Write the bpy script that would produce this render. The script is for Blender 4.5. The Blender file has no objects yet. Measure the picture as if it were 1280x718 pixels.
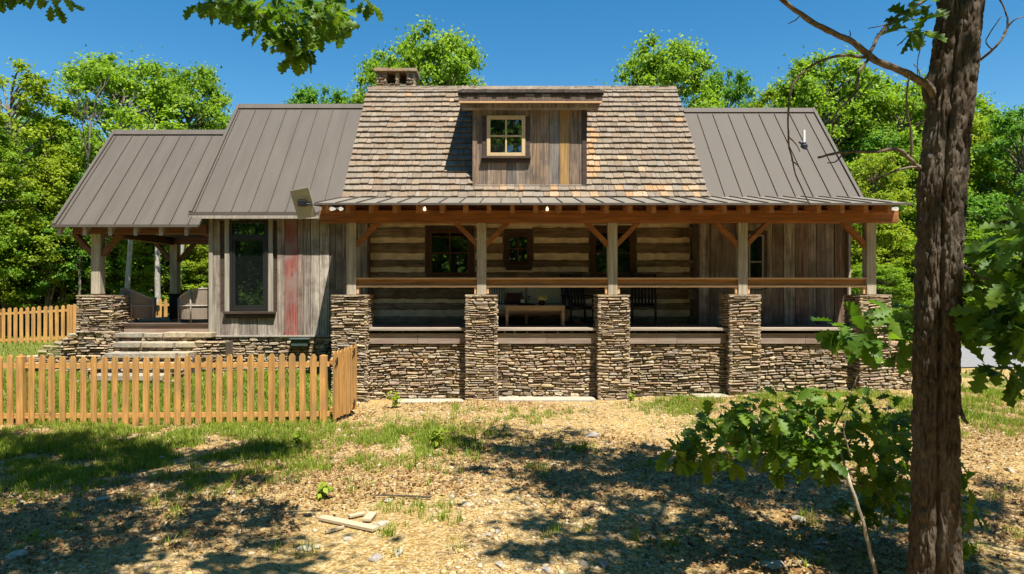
import bpy, bmesh, math, random
import numpy as np
from mathutils import Vector, Matrix

S = bpy.context.scene
COL = S.collection
R = math.radians

# ------------------------------------------------------------------ camera, sky, sun, exposure
CZ = 2.35
cam = bpy.data.cameras.new("camera")
cam.sensor_width = 36.0
cam.lens = 851 / 1280 * 36.0
cam.shift_x = 12 / 1280
cam.shift_y = 0.0008
cam.clip_start = 0.1
cam.clip_end = 2000
camo = bpy.data.objects.new("camera", cam)
camo.location = (0, 0, CZ)
camo.rotation_euler = (R(90), 0, 0)
COL.objects.link(camo)
S.camera = camo

SUN = Vector((0.52, -1.0, 2.4)).normalized()
W = bpy.data.worlds.new("World")
S.world = W
W.use_nodes = True
nt = W.node_tree
for n in list(nt.nodes):
    nt.nodes.remove(n)
sky = nt.nodes.new("ShaderNodeTexSky")
sky.sky_type = 'NISHITA'
sky.sun_disc = False
sky.sun_elevation = math.asin(SUN.z)
sky.sun_rotation = math.atan2(SUN.x, SUN.y)
sky.altitude = 300
sky.air_density = 1.0
sky.dust_density = 0.2
sky.ozone_density = 1.6
bg = nt.nodes.new("ShaderNodeBackground")
bg.inputs["Strength"].default_value = 0.08
wo = nt.nodes.new("ShaderNodeOutputWorld")
hs_ = nt.nodes.new("ShaderNodeHueSaturation")
hs_.inputs["Hue"].default_value = 0.492
hs_.inputs["Saturation"].default_value = 1.4
nt.links.new(sky.outputs[0], hs_.inputs["Color"])
nt.links.new(hs_.outputs[0], bg.inputs["Color"])
nt.links.new(bg.outputs[0], wo.inputs["Surface"])

sl = bpy.data.lights.new("sun", 'SUN')
sl.energy = 5.0
sl.angle = R(0.5)
sl.color = (1.0, 0.95, 0.85)
so = bpy.data.objects.new("sun", sl)
so.rotation_euler = (-SUN).to_track_quat('-Z', 'Y').to_euler()
so.location = (10, -15, 40)
COL.objects.link(so)

S.view_settings.view_transform = 'Standard'
S.view_settings.look = 'None'
S.view_settings.exposure = 0.95
S.view_settings.gamma = 1.0
S.view_settings.use_curve_mapping = False
S.render.engine = 'CYCLES'
S.cycles.max_bounces = 6
S.cycles.diffuse_bounces = 3
S.cycles.glossy_bounces = 3
S.cycles.transmission_bounces = 4
S.cycles.transparent_max_bounces = 4
S.cycles.caustics_reflective = False
S.cycles.caustics_refractive = False


# ------------------------------------------------------------------ helpers
class MB:
    """collects polygons; build() links them as ONE mesh object"""
    def __init__(self):
        self.v = []; self.f = []; self.m = []

    def add(self, vs, fs, mi=0):
        o = len(self.v)
        self.v.extend([tuple(p) for p in vs])
        for f in fs:
            self.f.append([i + o for i in f]); self.m.append(mi)

    HF = [(0, 3, 2, 1), (4, 5, 6, 7), (0, 1, 5, 4), (1, 2, 6, 5), (2, 3, 7, 6), (3, 0, 4, 7)]

    def hexa(self, p, mi=0):
        self.add(p, MB.HF, mi)

    def box(self, x0, x1, y0, y1, z0, z1, mi=0):
        self.hexa([(x0, y0, z0), (x1, y0, z0), (x1, y1, z0), (x0, y1, z0),
                   (x0, y0, z1), (x1, y0, z1), (x1, y1, z1), (x0, y1, z1)], mi)

    def beam(self, a, b, w, h, up=(0, 0, 1), mi=0):
        a = Vector(a); b = Vector(b); d = (b - a).normalized(); up = Vector(up)
        s = d.cross(up)
        if s.length < 1e-4:
            s = d.cross(Vector((0, 1, 0)))
        s.normalize(); u = s.cross(d).normalized()
        s = s * w / 2; u = u * h / 2
        self.hexa([a - s - u, a + s - u, a + s + u, a - s + u, b - s - u, b + s - u, b + s + u, b - s + u], mi)

    def tube(self, pts, rad, n=8, mi=0, caps=True):
        pts = [Vector(p) for p in pts]
        if not hasattr(rad, '__len__'):
            rad = [rad] * len(pts)
        ref = Vector((0.13, 0.21, 0.97))
        o = len(self.v)
        for i, p in enumerate(pts):
            d = (pts[min(i + 1, len(pts) - 1)] - pts[max(i - 1, 0)]).normalized()
            a = d.cross(ref)
            if a.length < 1e-3:
                a = d.cross(Vector((1, 0, 0)))
            a.normalize(); b = d.cross(a)
            for k in range(n):
                t = 2 * math.pi * k / n
                self.v.append(tuple(p + (a * math.cos(t) + b * math.sin(t)) * rad[i]))
        for i in range(len(pts) - 1):
            for k in range(n):
                k2 = (k + 1) % n
                self.f.append([o + i * n + k, o + i * n + k2, o + (i + 1) * n + k2, o + (i + 1) * n + k]); self.m.append(mi)
        if caps:
            self.f.append([o + k for k in range(n)][::-1]); self.m.append(mi)
            q = o + (len(pts) - 1) * n
            self.f.append([q + k for k in range(n)]); self.m.append(mi)

    def lathe(self, prof, c=(0, 0, 0), n=16, mi=0):
        o = len(self.v)
        for r, z in prof:
            for k in range(n):
                t = 2 * math.pi * k / n
                self.v.append((c[0] + r * math.cos(t), c[1] + r * math.sin(t), c[2] + z))
        for i in range(len(prof) - 1):
            for k in range(n):
                k2 = (k + 1) % n
                self.f.append([o + i * n + k, o + i * n + k2, o + (i + 1) * n + k2, o + (i + 1) * n + k]); self.m.append(mi)
        self.f.append([o + k for k in range(n)][::-1]); self.m.append(mi)
        q = o + (len(prof) - 1) * n
        self.f.append([q + k for k in range(n)]); self.m.append(mi)

    def build(self, name, mat, parent=None, bevel=0, smooth=False):
        me = bpy.data.meshes.new(name)
        me.from_pydata(self.v, [], self.f)
        for m in (mat if isinstance(mat, (list, tuple)) else [mat]):
            me.materials.append(m)
        if any(self.m):
            me.polygons.foreach_set('material_index', self.m)
        if smooth:
            me.polygons.foreach_set('use_smooth', [True] * len(me.polygons))
        me.update()
        return link(name, me, parent, bevel)


def link(name, me, parent=None, bevel=0):
    o = bpy.data.objects.new(name, me)
    COL.objects.link(o)
    if parent is not None:
        o.parent = parent
        if parent.type == 'EMPTY':
            o.location = -parent.location
    if bevel:
        b = o.modifiers.new("bevel", 'BEVEL')
        b.width = bevel; b.segments = 2; b.limit_method = 'ANGLE'
        b.harden_normals = False
    return o


def npmesh(name, V, F, mats, MI=None, smooth=False):
    me = bpy.data.meshes.new(name)
    F = np.asarray(F, dtype=np.int32); k = F.shape[1]; n = F.shape[0]
    V = np.asarray(V, dtype=np.float32)
    me.vertices.add(len(V)); me.vertices.foreach_set('co', V.ravel())
    me.loops.add(n * k); me.loops.foreach_set('vertex_index', F.ravel())
    me.polygons.add(n)
    me.polygons.foreach_set('loop_start', np.arange(n, dtype=np.int32) * k)
    me.polygons.foreach_set('loop_total', np.full(n, k, dtype=np.int32))
    for m in (mats if isinstance(mats, (list, tuple)) else [mats]):
        me.materials.append(m)
    if MI is not None:
        me.polygons.foreach_set('material_index', np.asarray(MI, dtype=np.int32))
    if smooth:
        me.polygons.foreach_set('use_smooth', np.ones(n, dtype=bool))
    me.update(calc_edges=True)
    return me


def tag(o, label, cat, group=None):
    o['label'] = label; o['category'] = cat
    if group:
        o['group'] = group
    return o


def thing(name, label, cat, loc=(0, 0, 0), group=None):
    o = bpy.data.objects.new(name, None)
    o.empty_display_size = 0.3
    o.location = loc
    COL.objects.link(o)
    return tag(o, label, cat, group)


def kind(o, k):
    o['kind'] = k
    return o


def kids(o):
    return [c for c in COL.objects if c.parent == o]


def dup(root, loc, rz, label, group=None, scale=None):
    r = root.copy(); COL.objects.link(r)
    r.location = loc; r.rotation_euler = (0, 0, rz); r['label'] = label
    if scale: r.scale = scale
    if group: r['group'] = group
    for ch in kids(root):
        c = ch.copy(); COL.objects.link(c); c.parent = r
        for g in kids(ch):
            d = g.copy(); COL.objects.link(d); d.parent = c
    return r


def at(px, py, Y):
    """a measured image point at a chosen real distance"""
    s = 851.0 / Y
    return Vector(((px - 628) / s, Y, CZ + (360 - py) / s))


def sm(t):
    t = np.clip(t, 0, 1)
    return t * t * (3 - 2 * t)


def vnoise(x, y, seed=0):
    x = np.asarray(x, dtype=np.float64); y = np.asarray(y, dtype=np.float64)
    xi = np.floor(x); yi = np.floor(y); xf = x - xi; yf = y - yi
    def h(a, b):
        s = np.sin(a * 127.1 + b * 311.7 + seed * 74.7) * 43758.5453
        return s - np.floor(s)
    u = xf * xf * (3 - 2 * xf); v = yf * yf * (3 - 2 * yf)
    return (h(xi, yi) * (1 - u) + h(xi + 1, yi) * u) * (1 - v) + (h(xi, yi + 1) * (1 - u) + h(xi + 1, yi + 1) * u) * v


def fbm(x, y, seed=0, oct=4):
    a = 0.5; t = 0
    for i in range(oct):
        t = t + a * vnoise(x * 2 ** i, y * 2 ** i, seed + i); a *= 0.5
    return t


# ------------------------------------------------------------------ materials
def new_mat(name):
    m = bpy.data.materials.new(name); m.use_nodes = True
    t = m.node_tree
    for n in list(t.nodes): t.nodes.remove(n)
    out = t.nodes.new("ShaderNodeOutputMaterial")
    b = t.nodes.new("ShaderNodeBsdfPrincipled")
    t.links.new(b.outputs[0], out.inputs["Surface"])
    return m, t, b, out


def nd(t, typ, ins=None, **kw):
    n = t.nodes.new(typ)
    for k, v in kw.items(): setattr(n, k, v)
    if ins:
        for k, v in ins.items():
            if isinstance(v, bpy.types.NodeSocket): t.links.new(v, n.inputs[k])
            else: n.inputs[k].default_value = v
    return n


def ramp(t, fac, stops, interp='LINEAR'):
    n = t.nodes.new("ShaderNodeValToRGB")
    n.color_ramp.interpolation = interp
    e = n.color_ramp.elements
    while len(e) < len(stops): e.new(0.5)
    for i, (p, c) in enumerate(stops):
        e[i].position = p
        e[i].color = (c[0], c[1], c[2], 1) if hasattr(c, '__len__') else (c, c, c, 1)
    t.links.new(fac, n.inputs[0])
    return n.outputs[0]


def mixc(t, fac, a, b, mode='MIX'):
    n = t.nodes.new("ShaderNodeMix"); n.data_type = 'RGBA'; n.blend_type = mode
    for sock, v in ((n.inputs[0], fac), (n.inputs[6], a), (n.inputs[7], b)):
        if isinstance(v, bpy.types.NodeSocket): t.links.new(v, sock)
        elif sock == n.inputs[0]: sock.default_value = v
        else: sock.default_value = (*v, 1) if hasattr(v, '__len__') else (v, v, v, 1)
    return n.outputs[2]


def spread(cols):
    k = len(cols)
    return [(i / max(1, k - 1), c) for i, c in enumerate(cols)]


def wood(name, cols, axis='z', fine=26.0, rough=0.75, lo=0.55, hi=1.2, stain=None, stain_amt=0.5, bump=0.4, spec=0.25):
    m, t, b, o = new_mat(name)
    tc = nd(t, "ShaderNodeTexCoord").outputs["Object"]
    geo = nd(t, "ShaderNodeNewGeometry")
    rnd = geo.outputs["Random Per Island"]
    off = nd(t, "ShaderNodeVectorMath", {0: (17.3, 9.1, 23.7), 3: 1.0}, operation='SCALE')
    t.links.new(rnd, off.inputs[3])
    vec = nd(t, "ShaderNodeVectorMath", {0: tc, 1: off.outputs[0]}, operation='ADD').outputs[0]
    sc = {'x': (0.05, 1, 1), 'y': (1, 0.05, 1), 'z': (1, 1, 0.05)}[axis]
    mp = nd(t, "ShaderNodeMapping", {"Vector": vec, "Scale": sc}).outputs[0]
    n1 = nd(t, "ShaderNodeTexNoise", {"Vector": mp, "Scale": fine, "Detail": 7.0, "Roughness": 0.65, "Distortion": 0.4})
    n2 = nd(t, "ShaderNodeTexNoise", {"Vector": vec, "Scale": 2.3, "Detail": 4.0, "Roughness": 0.6})
    base = ramp(t, rnd, spread(cols))
    g = ramp(t, n1.outputs["Fac"], [(0.32, lo), (0.5, (lo + hi) / 2), (0.68, hi)])
    c = mixc(t, 1.0, base, g, 'MULTIPLY')
    if stain is not None:
        f = ramp(t, n2.outputs["Fac"], [(0.45, 0.0), (0.68, stain_amt)])
        c = mixc(t, f, c, stain)
    # knots
    vo = nd(t, "ShaderNodeTexVoronoi", {"Vector": nd(t, "ShaderNodeMapping", {"Vector": vec, "Scale": tuple(0.45 if s < 1 else 1 for s in sc)}).outputs[0], "Scale": 2.6, "Randomness": 1.0})
    kf = ramp(t, vo.outputs["Distance"], [(0.02, 0.75), (0.085, 0.0)])
    c = mixc(t, kf, c, tuple(0.3 * x for x in cols[0]))
    t.links.new(c, b.inputs["Base Color"])
    b.inputs["Roughness"].default_value = rough
    b.inputs["Specular IOR Level"].default_value = spec
    bp = nd(t, "ShaderNodeBump", {"Strength": bump, "Distance": 0.006, "Height": n1.outputs["Fac"]})
    t.links.new(bp.outputs[0], b.inputs["Normal"])
    return m


def plain(name, col, rough=0.6, metal=0.0, var=0.15, scale=8.0, spec=0.4, bump=0.0):
    m, t, b, o = new_mat(name)
    tc = nd(t, "ShaderNodeTexCoord").outputs["Object"]
    n = nd(t, "ShaderNodeTexNoise", {"Vector": tc, "Scale": scale, "Detail": 5.0, "Roughness": 0.6})
    g = ramp(t, n.outputs["Fac"], [(0.3, 1 - var), (0.7, 1 + var)])
    t.links.new(mixc(t, 1.0, col, g, 'MULTIPLY'), b.inputs["Base Color"])
    b.inputs["Roughness"].default_value = rough
    b.inputs["Metallic"].default_value = metal
    b.inputs["Specular IOR Level"].default_value = spec
    if bump:
        bp = nd(t, "ShaderNodeBump", {"Strength": bump, "Distance": 0.01, "Height": n.outputs["Fac"]})
        t.links.new(bp.outputs[0], b.inputs["Normal"])
    return m


def stone_mat(name, cols, tint=(1, 1, 1)):
    m, t, b, o = new_mat(name)
    tc = nd(t, "ShaderNodeTexCoord").outputs["Object"]
    rnd = nd(t, "ShaderNodeNewGeometry").outputs["Random Per Island"]
    n1 = nd(t, "ShaderNodeTexNoise", {"Vector": tc, "Scale": 14.0, "Detail": 8.0, "Roughness": 0.7})
    n2 = nd(t, "ShaderNodeTexNoise", {"Vector": tc, "Scale": 4.0, "Detail": 3.0})
    base = ramp(t, rnd, spread(cols))
    c = mixc(t, 1.0, base, ramp(t, n1.outputs["Fac"], [(0.3, 0.6), (0.7, 1.35)]), 'MULTIPLY')
    c = mixc(t, ramp(t, n2.outputs["Fac"], [(0.55, 0.0), (0.7, 0.35)]), c, (0.30, 0.19, 0.09))
    t.links.new(c, b.inputs["Base Color"])
    b.inputs["Roughness"].default_value = 0.9
    b.inputs["Specular IOR Level"].default_value = 0.15
    bp = nd(t, "ShaderNodeBump", {"Strength": 0.7, "Distance": 0.012, "Height": n1.outputs["Fac"]})
    t.links.new(bp.outputs[0], b.inputs["Normal"])
    return m


def leaf_mat(name, cols, trans=0.45, gloss=0.35):
    m, t, b, o = new_mat(name)
    rnd = nd(t, "ShaderNodeNewGeometry").outputs["Random Per Island"]
    tc = nd(t, "ShaderNodeTexCoord").outputs["Object"]
    n = nd(t, "ShaderNodeTexNoise", {"Vector": tc, "Scale": 0.55, "Detail": 3.0})
    f = nd(t, "ShaderNodeMath", {0: rnd, 1: 0.62}, operation='MULTIPLY').outputs[0]
    f2 = nd(t, "ShaderNodeMath", {0: n.outputs["Fac"], 1: 0.7, 2: -0.16}, operation='MULTIPLY_ADD').outputs[0]
    f3 = nd(t, "ShaderNodeMath", {0: f, 1: f2}, operation='ADD').outputs[0]
    c = ramp(t, f3, spread(cols))
    t.links.new(c, b.inputs["Base Color"])
    b.inputs["Roughness"].default_value = 0.5
    b.inputs["Specular IOR Level"].default_value = gloss
    tr = nd(t, "ShaderNodeBsdfTranslucent")
    t.links.new(mixc(t, 1.0, c, (1.3, 1.3, 0.5), 'MULTIPLY'), tr.inputs["Color"])
    mx = nd(t, "ShaderNodeMixShader", {0: trans})
    t.links.new(b.outputs[0], mx.inputs[1]); t.links.new(tr.outputs[0], mx.inputs[2])
    t.links.new(mx.outputs[0], o.inputs["Surface"])
    return m


M = {}
M['stone'] = stone_mat("ledge_stone", [(.39, .30, .195), (.25, .185, .125), (.43, .36, .25), (.34, .225, .125), (.35, .30, .235), (.19, .145, .105), (.50, .41, .28), (.37, .26, .15), (.33, .24, .19), (.43, .335, .18)])
M['slab'] = stone_mat("flag_stone", [(.38, .30, .18), (.30, .27, .22), (.42, .35, .24), (.34, .25, .14)])
M['mortar'] = plain("dark_mortar", (.13, .10, .075), 0.95, var=.4)
M['shingle'] = wood("cedar_shingle", [(.23, .18, .125), (.245, .175, .115), (.18, .14, .10), (.29, .23, .165), (.22, .15, .095), (.22, .185, .14), (.27, .20, .13), (.155, .125, .095)], 'z', 30, 0.9, .6, 1.25, (.24, .21, .185), .5)
M['cedar_fresh'] = wood("fresh_cedar_shingle", [(.40, .26, .14), (.36, .215, .11), (.43, .31, .20)], 'z', 30, .8)
M['barn'] = wood("grey_barn_board", [(.36, .30, .245), (.20, .155, .13), (.50, .44, .36), (.28, .20, .16), (.43, .37, .30), (.17, .135, .115), (.55, .49, .41), (.33, .255, .21), (.25, .22, .19)], 'z', 24, .88, .35, 1.4, (.11, .075, .065), .75)
M['barn_brown'] = wood("brown_barn_board", [(.20, .13, .085), (.36, .29, .22), (.14, .09, .065), (.44, .38, .31), (.23, .12, .07), (.34, .28, .22), (.13, .085, .065), (.40, .33, .26)], 'z', 24, .88, .4, 1.35, (.08, .05, .04), .6)
M['dormer_board'] = wood("dormer_barn_board", [(0.247, 0.215, 0.182), (0.182, 0.15, 0.13), (0.312, 0.202, 0.124), (0.338, 0.293, 0.247), (0.163, 0.143, 0.13), (0.364, 0.247, 0.156), (0.26, 0.195, 0.163)], 'z', 24, .88, .35, 1.35, (.085, .075, .07), .7)
M['tan_board'] = wood("tan_board", [(.40, .24, .09), (.34, .20, .08)], 'z', 20, .8, .55, 1.2, (.2, .13, .08), .5)
M['red_board'] = wood("red_painted_board", [(.36, .11, .085), (.34, .12, .10)], 'z', 22, .85, .45, 1.3, (.27, .21, .18), .85)
M['trim_pale'] = wood("pale_weathered_trim", [(.42, .38, .31), (.36, .31, .25), (.46, .42, .36)], 'z', 22, .85, .6, 1.15)
M['post'] = wood("weathered_post", [(.52, .46, .36), (.45, .38, .28), (.58, .53, .44)], 'z', 22, .85, .5, 1.2, (.25, .2, .14), .4)
M['timber'] = wood("stained_beam", [(.36, .14, .045), (.30, .115, .04), (.41, .17, .06)], 'x', 20, .7, .45, 1.3, (.20, .09, .04), .6)
M['rafter'] = wood("stained_rafter", [(.40, .16, .06), (.45, .20, .08), (.36, .13, .04)], 'y', 20, .65, .65, 1.2)
M['rafter_pale'] = wood("pale_rafter", [(.44, .38, .32), (.38, .30, .24)], 'y', 20, .8, .65, 1.2)
M['timber_dark'] = wood("dark_stained_beam", [(.20, .085, .04), (.17, .075, .035), (.23, .11, .055)], 'x', 20, .7, .6, 1.2)
M['rail'] = wood("cedar_rail", [(.44, .22, .08), (.38, .18, .065), (.48, .26, .11)], 'x', 22, .7, .5, 1.3, (.28, .15, .07), .6)
M['rail_cap'] = wood("cedar_rail_cap", [(.60, .37, .19), (.56, .33, .16)], 'x', 22, .6, .8, 1.15)
M['fence'] = wood("golden_pine", [(.55, .28, .075), (.62, .35, .12), (.46, .215, .05), (.66, .40, .17), (.56, .31, .11), (.50, .30, .14)], 'z', 24, .75, .5, 1.3, (.34, .20, .09), .65)
M['fence_x'] = wood("golden_pine_rail", [(.56, .285, .075), (.62, .34, .11)], 'x', 22, .7, .72, 1.15)
M['deck'] = wood("deck_board", [(.24, .17, .12), (.20, .13, .09), (.28, .20, .15)], 'x', 22, .7)
M['nosing'] = wood("deck_nosing", [(.42, .36, .30), (.38, .29, .22)], 'x', 22, .8)
M['skirt'] = wood("grey_skirt_board", [(.30, .26, .22), (.34, .25, .19), (.26, .22, .19)], 'x', 22, .85, .6, 1.15, (.24, .13, .1), .5)
M['log'] = wood("hewn_log", [(.25, .17, .105), (.31, .22, .14), (.18, .125, .08), (.35, .26, .175)], 'x', 16, .88, .4, 1.4, (.09, .055, .035), .7, .9)
M['chink'] = plain("cream_chinking", (.72, .57, .38), .9, var=.25, scale=5)
M['sash'] = wood("red_brown_sash", [(.12, .045, .025), (.10, .04, .022)], 'z', 22, .55)
M['dark_trim'] = wood("dark_brown_trim", [(.075, .05, .04), (.09, .06, .045)], 'x', 22, .6)
M['sash_cream'] = wood("cream_sash", [(.62, .45, .24), (.58, .42, .22)], 'z', 22, .6, .85, 1.1)
M['sash_black'] = plain("black_sash", (.02, .02, .02), .4)
M['white'] = plain("white_plastic", (.8, .8, .78), .4, var=.04)
M['black_metal'] = plain("black_metal", (.02, .02, .022), .45, .3)
M['grey_metal'] = plain("grey_metal", (.25, .25, .26), .4, .6)
M['pane'] = None
M['sofa_fabric'] = plain("cream_cushion_fabric", (.55, .46, .33), .9, var=.1, scale=60)
M['dark_wood'] = wood("dark_rocker_wood", [(.022, .015, .012), (.03, .02, .015)], 'z', 22, .5)
M['teak'] = wood("teak", [(.42, .30, .18), (.46, .33, .2)], 'x', 22, .6)
M['wicker'] = None
M['concrete'] = plain("pale_concrete", (.40, .35, .27), .95, var=.2, scale=9, bump=.4)
M['bottle'] = plain("dark_bottle_glass", (.012, .014, .012), .12, spec=.6)
M['paper'] = plain("bottle_label_paper", (.6, .55, .45), .8)
M['maroon'] = plain("maroon_cushion_fabric", (.10, .03, .02), .9, var=.1)
M['flower'] = leaf_mat("pale_yellow_petals", [(.55, .52, .18), (.62, .60, .3), (.42, .45, .12)], .3, .2)
M['green_box'] = plain("dull_green_plastic", (.055, .085, .075), .5)

# glass
m, t, b, o = new_mat("window_glass")
b.inputs["Base Color"].default_value = (.008, .009, .01, 1)
b.inputs["Roughness"].default_value = .015
b.inputs["IOR"].default_value = 2.3
tc = nd(t, "ShaderNodeTexCoord").outputs["Object"]
n = nd(t, "ShaderNodeTexNoise", {"Vector": tc, "Scale": 1.6, "Detail": 1.0})
bp = nd(t, "ShaderNodeBump", {"Strength": .08, "Distance": .02, "Height": n.outputs["Fac"]})
t.links.new(bp.outputs[0], b.inputs["Normal"])
M['pane'] = m

# metal roof
m, t, b, o = new_mat("standing_seam_metal")
tc = nd(t, "ShaderNodeTexCoord").outputs["Object"]
n = nd(t, "ShaderNodeTexNoise", {"Vector": nd(t, "ShaderNodeMapping", {"Vector": tc, "Scale": (1.5, .25, .25)}).outputs[0], "Scale": 2.5, "Detail": 5.0, "Roughness": .6})
c = ramp(t, n.outputs["Fac"], [(.3, (.095, .080, .066)), (.7, (.114, .097, .080))])
t.links.new(c, b.inputs["Base Color"])
b.inputs["Roughness"].default_value = .42
b.inputs["Metallic"].default_value = .0
b.inputs["Specular IOR Level"].default_value = .22
t.links.new(nd(t, "ShaderNodeMath", {0: n.outputs["Fac"], 1: .25, 2: .50}, operation='MULTIPLY_ADD').outputs[0], b.inputs["Roughness"])
n3 = nd(t, "ShaderNodeTexNoise", {"Vector": nd(t, "ShaderNodeMapping", {"Vector": tc, "Scale": (2.4, .5, .5)}).outputs[0], "Scale": 1.4, "Detail": 2.0})
bp = nd(t, "ShaderNodeBump", {"Strength": .5, "Distance": .025, "Height": n3.outputs["Fac"]})
t.links.new(bp.outputs[0], b.inputs["Normal"])
M['metal'] = m
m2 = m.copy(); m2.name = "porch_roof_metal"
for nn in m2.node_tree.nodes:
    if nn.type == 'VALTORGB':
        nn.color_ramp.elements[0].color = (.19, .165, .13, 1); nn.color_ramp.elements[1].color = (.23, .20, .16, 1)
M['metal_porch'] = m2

# wicker: woven bands
m, t, b, o = new_mat("woven_wicker")
tc = nd(t, "ShaderNodeTexCoord").outputs["Object"]
wv = nd(t, "ShaderNodeTexWave", {"Vector": tc, "Scale": 14.0, "Distortion": 1.5, "Detail": 1.0}, bands_direction='Z')
t.links.new(ramp(t, wv.outputs["Fac"], [(.2, (.16, .12, .085)), (.8, (.34, .27, .20))]), b.inputs["Base Color"])
b.inputs["Roughness"].default_value = .7
bp = nd(t, "ShaderNodeBump", {"Strength": .8, "Distance": .01, "Height": wv.outputs["Fac"]})
t.links.new(bp.outputs[0], b.inputs["Normal"])
M['wicker'] = m

# striped pillow
m, t, b, o = new_mat("striped_pillow_fabric")
tc = nd(t, "ShaderNodeTexCoord").outputs["Object"]
wv = nd(t, "ShaderNodeTexWave", {"Vector": tc, "Scale": 5.5, "Distortion": 0.1}, bands_direction='X')
t.links.new(ramp(t, wv.outputs["Fac"], [(.55, (.58, .5, .38)), (.7, (.07, .06, .05))]), b.inputs["Base Color"])
b.inputs["Roughness"].default_value = .9
M['stripe'] = m

# bark
def bark_mat(name, dark, light, grey, zs=.22, scale=16):
    m, t, b, o = new_mat(name)
    tc = nd(t, "ShaderNodeTexCoord").outputs["Object"]
    mp = nd(t, "ShaderNodeMapping", {"Vector": tc, "Scale": (1, 1, zs)}).outputs[0]
    n = nd(t, "ShaderNodeTexNoise", {"Vector": mp, "Scale": scale, "Detail": 8.0, "Roughness": .7, "Distortion": .6})
    n2 = nd(t, "ShaderNodeTexNoise", {"Vector": tc, "Scale": 2.2, "Detail": 4.0})
    c = ramp(t, n.outputs["Fac"], [(.33, dark), (.55, light), (.72, tuple(1.35 * x for x in light))])
    c = mixc(t, ramp(t, n2.outputs["Fac"], [(.5, 0.0), (.68, .55)]), c, grey)
    t.links.new(c, b.inputs["Base Color"])
    b.inputs["Roughness"].default_value = .95
    b.inputs["Specular IOR Level"].default_value = .1
    bp = nd(t, "ShaderNodeBump", {"Strength": 1.0, "Distance": .02, "Height": n.outputs["Fac"]})
    t.links.new(bp.outputs[0], b.inputs["Normal"])
    return m
M['bark'] = bark_mat("furrowed_oak_bark", (.032, .024, .018), (.115, .088, .064), (.175, .15, .12), .4, 24)
M['twig'] = bark_mat("twig_bark", (.07, .05, .035), (.22, .17, .12), (.26, .21, .16), 1, 20)
M['pale_twig'] = bark_mat("pale_sapling_bark", (.30, .25, .18), (.48, .42, .31), (.42, .38, .3), 1, 20)
M['pale_bark'] = bark_mat("pale_smooth_bark", (.22, .20, .17), (.42, .39, .34), (.34, .31, .27), .5, 9)
M['wood_bark'] = bark_mat("woodland_bark", (.06, .05, .04), (.20, .165, .13), (.28, .25, .21), .3, 9)
M['leaf_bg'] = leaf_mat("bright_spring_leaves", [(0.067, 0.139, 0.015), (0.159, 0.279, 0.025), (0.278, 0.419, 0.039), (0.423, 0.559, 0.074)], .5, .25)
M['leaf_bg2'] = leaf_mat("yellow_green_leaves", [(0.093, 0.158, 0.015), (0.224, 0.315, 0.027), (0.357, 0.445, 0.038), (0.503, 0.55, 0.081)], .5, .25)
M['leaf_bg3'] = leaf_mat("deep_green_leaves", [(0.042, 0.116, 0.023), (0.099, 0.231, 0.034), (0.182, 0.356, 0.052), (0.308, 0.494, 0.085)], .5, .25)
M['leaf_oak'] = leaf_mat("oak_leaves", [(.035, .085, .010), (.075, .16, .015), (.13, .24, .022), (.23, .33, .035)], .48, .35)
M['grass'] = leaf_mat("grass_blades", [(.10, .16, .015), (.18, .26, .022), (.28, .35, .045), (.42, .40, .13)], .4, .2)
M['straw'] = leaf_mat("dry_straw", [(.47, .36, .20), (.38, .27, .14), (.55, .46, .29)], .3, .2)
M['litter'] = leaf_mat("dry_leaf_litter", [(.10, .05, .02), (.22, .115, .04), (.38, .24, .11), (.15, .08, .032)], .12, .2)
M['pebble'] = stone_mat("loose_gravel", [(.48, .35, .18), (.38, .235, .10), (.52, .44, .29), (.28, .19, .10), (.52, .38, .17), (.50, .43, .31), (.22, .14, .075)])
M['pale_rock'] = stone_mat("pale_limestone", [(.46, .41, .33), (.40, .34, .26), (.50, .46, .39)])
M['grey_rock'] = stone_mat("grey_rock", [(.36, .33, .30), (.30, .27, .25)])
M['plank'] = wood("weathered_plank", [(.50, .40, .27), (.44, .34, .22)], 'x', 18, .85, .65, 1.2)

# ground
m, t, b, o = new_mat("dirt_ground")
tc = nd(t, "ShaderNodeTexCoord").outputs["Object"]
N1 = nd(t, "ShaderNodeTexNoise", {"Vector": tc, "Scale": .55, "Detail": 6.0, "Roughness": .6}).outputs["Fac"]
N2 = nd(t, "ShaderNodeTexNoise", {"Vector": tc, "Scale": 3.5, "Detail": 8.0, "Roughness": .7}).outputs["Fac"]
N3 = nd(t, "ShaderNodeTexNoise", {"Vector": tc, "Scale": 42.0, "Detail": 5.0, "Roughness": .7}).outputs["Fac"]
V1 = nd(t, "ShaderNodeTexVoronoi", {"Vector": tc, "Scale": 19.0, "Randomness": 1.0})
V2 = nd(t, "ShaderNodeTexVoronoi", {"Vector": tc, "Scale": 47.0, "Randomness": 1.0})
c = ramp(t, N2, [(.3, (.24, .13, .045)), (.48, (.44, .275, .105)), (.62, (.51, .365, .16)), (.75, (.55, .445, .24))])
peb = ramp(t, nd(t, "ShaderNodeSeparateColor", {0: V2.outputs["Color"]}).outputs[0], [(.0, (.15, .08, .025)), (.45, (.45, .29, .09)), (.8, (.58, .45, .21)), (1, (.64, .56, .37))])
c = mixc(t, ramp(t, N1, [(.35, .9), (.6, .6)]), c, peb)
peb2 = ramp(t, nd(t, "ShaderNodeSeparateColor", {0: V1.outputs["Color"]}).outputs[1], [(.0, (.16, .09, .035)), (.4, (.38, .24, .085)), (1, (.55, .45, .27))])
c = mixc(t, ramp(t, N2, [(.5, 0.0), (.62, .75)]), c, peb2)
c = mixc(t, ramp(t, N3, [(.3, .55), (.42, 0.0)]), c, (.13, .075, .035))
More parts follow.
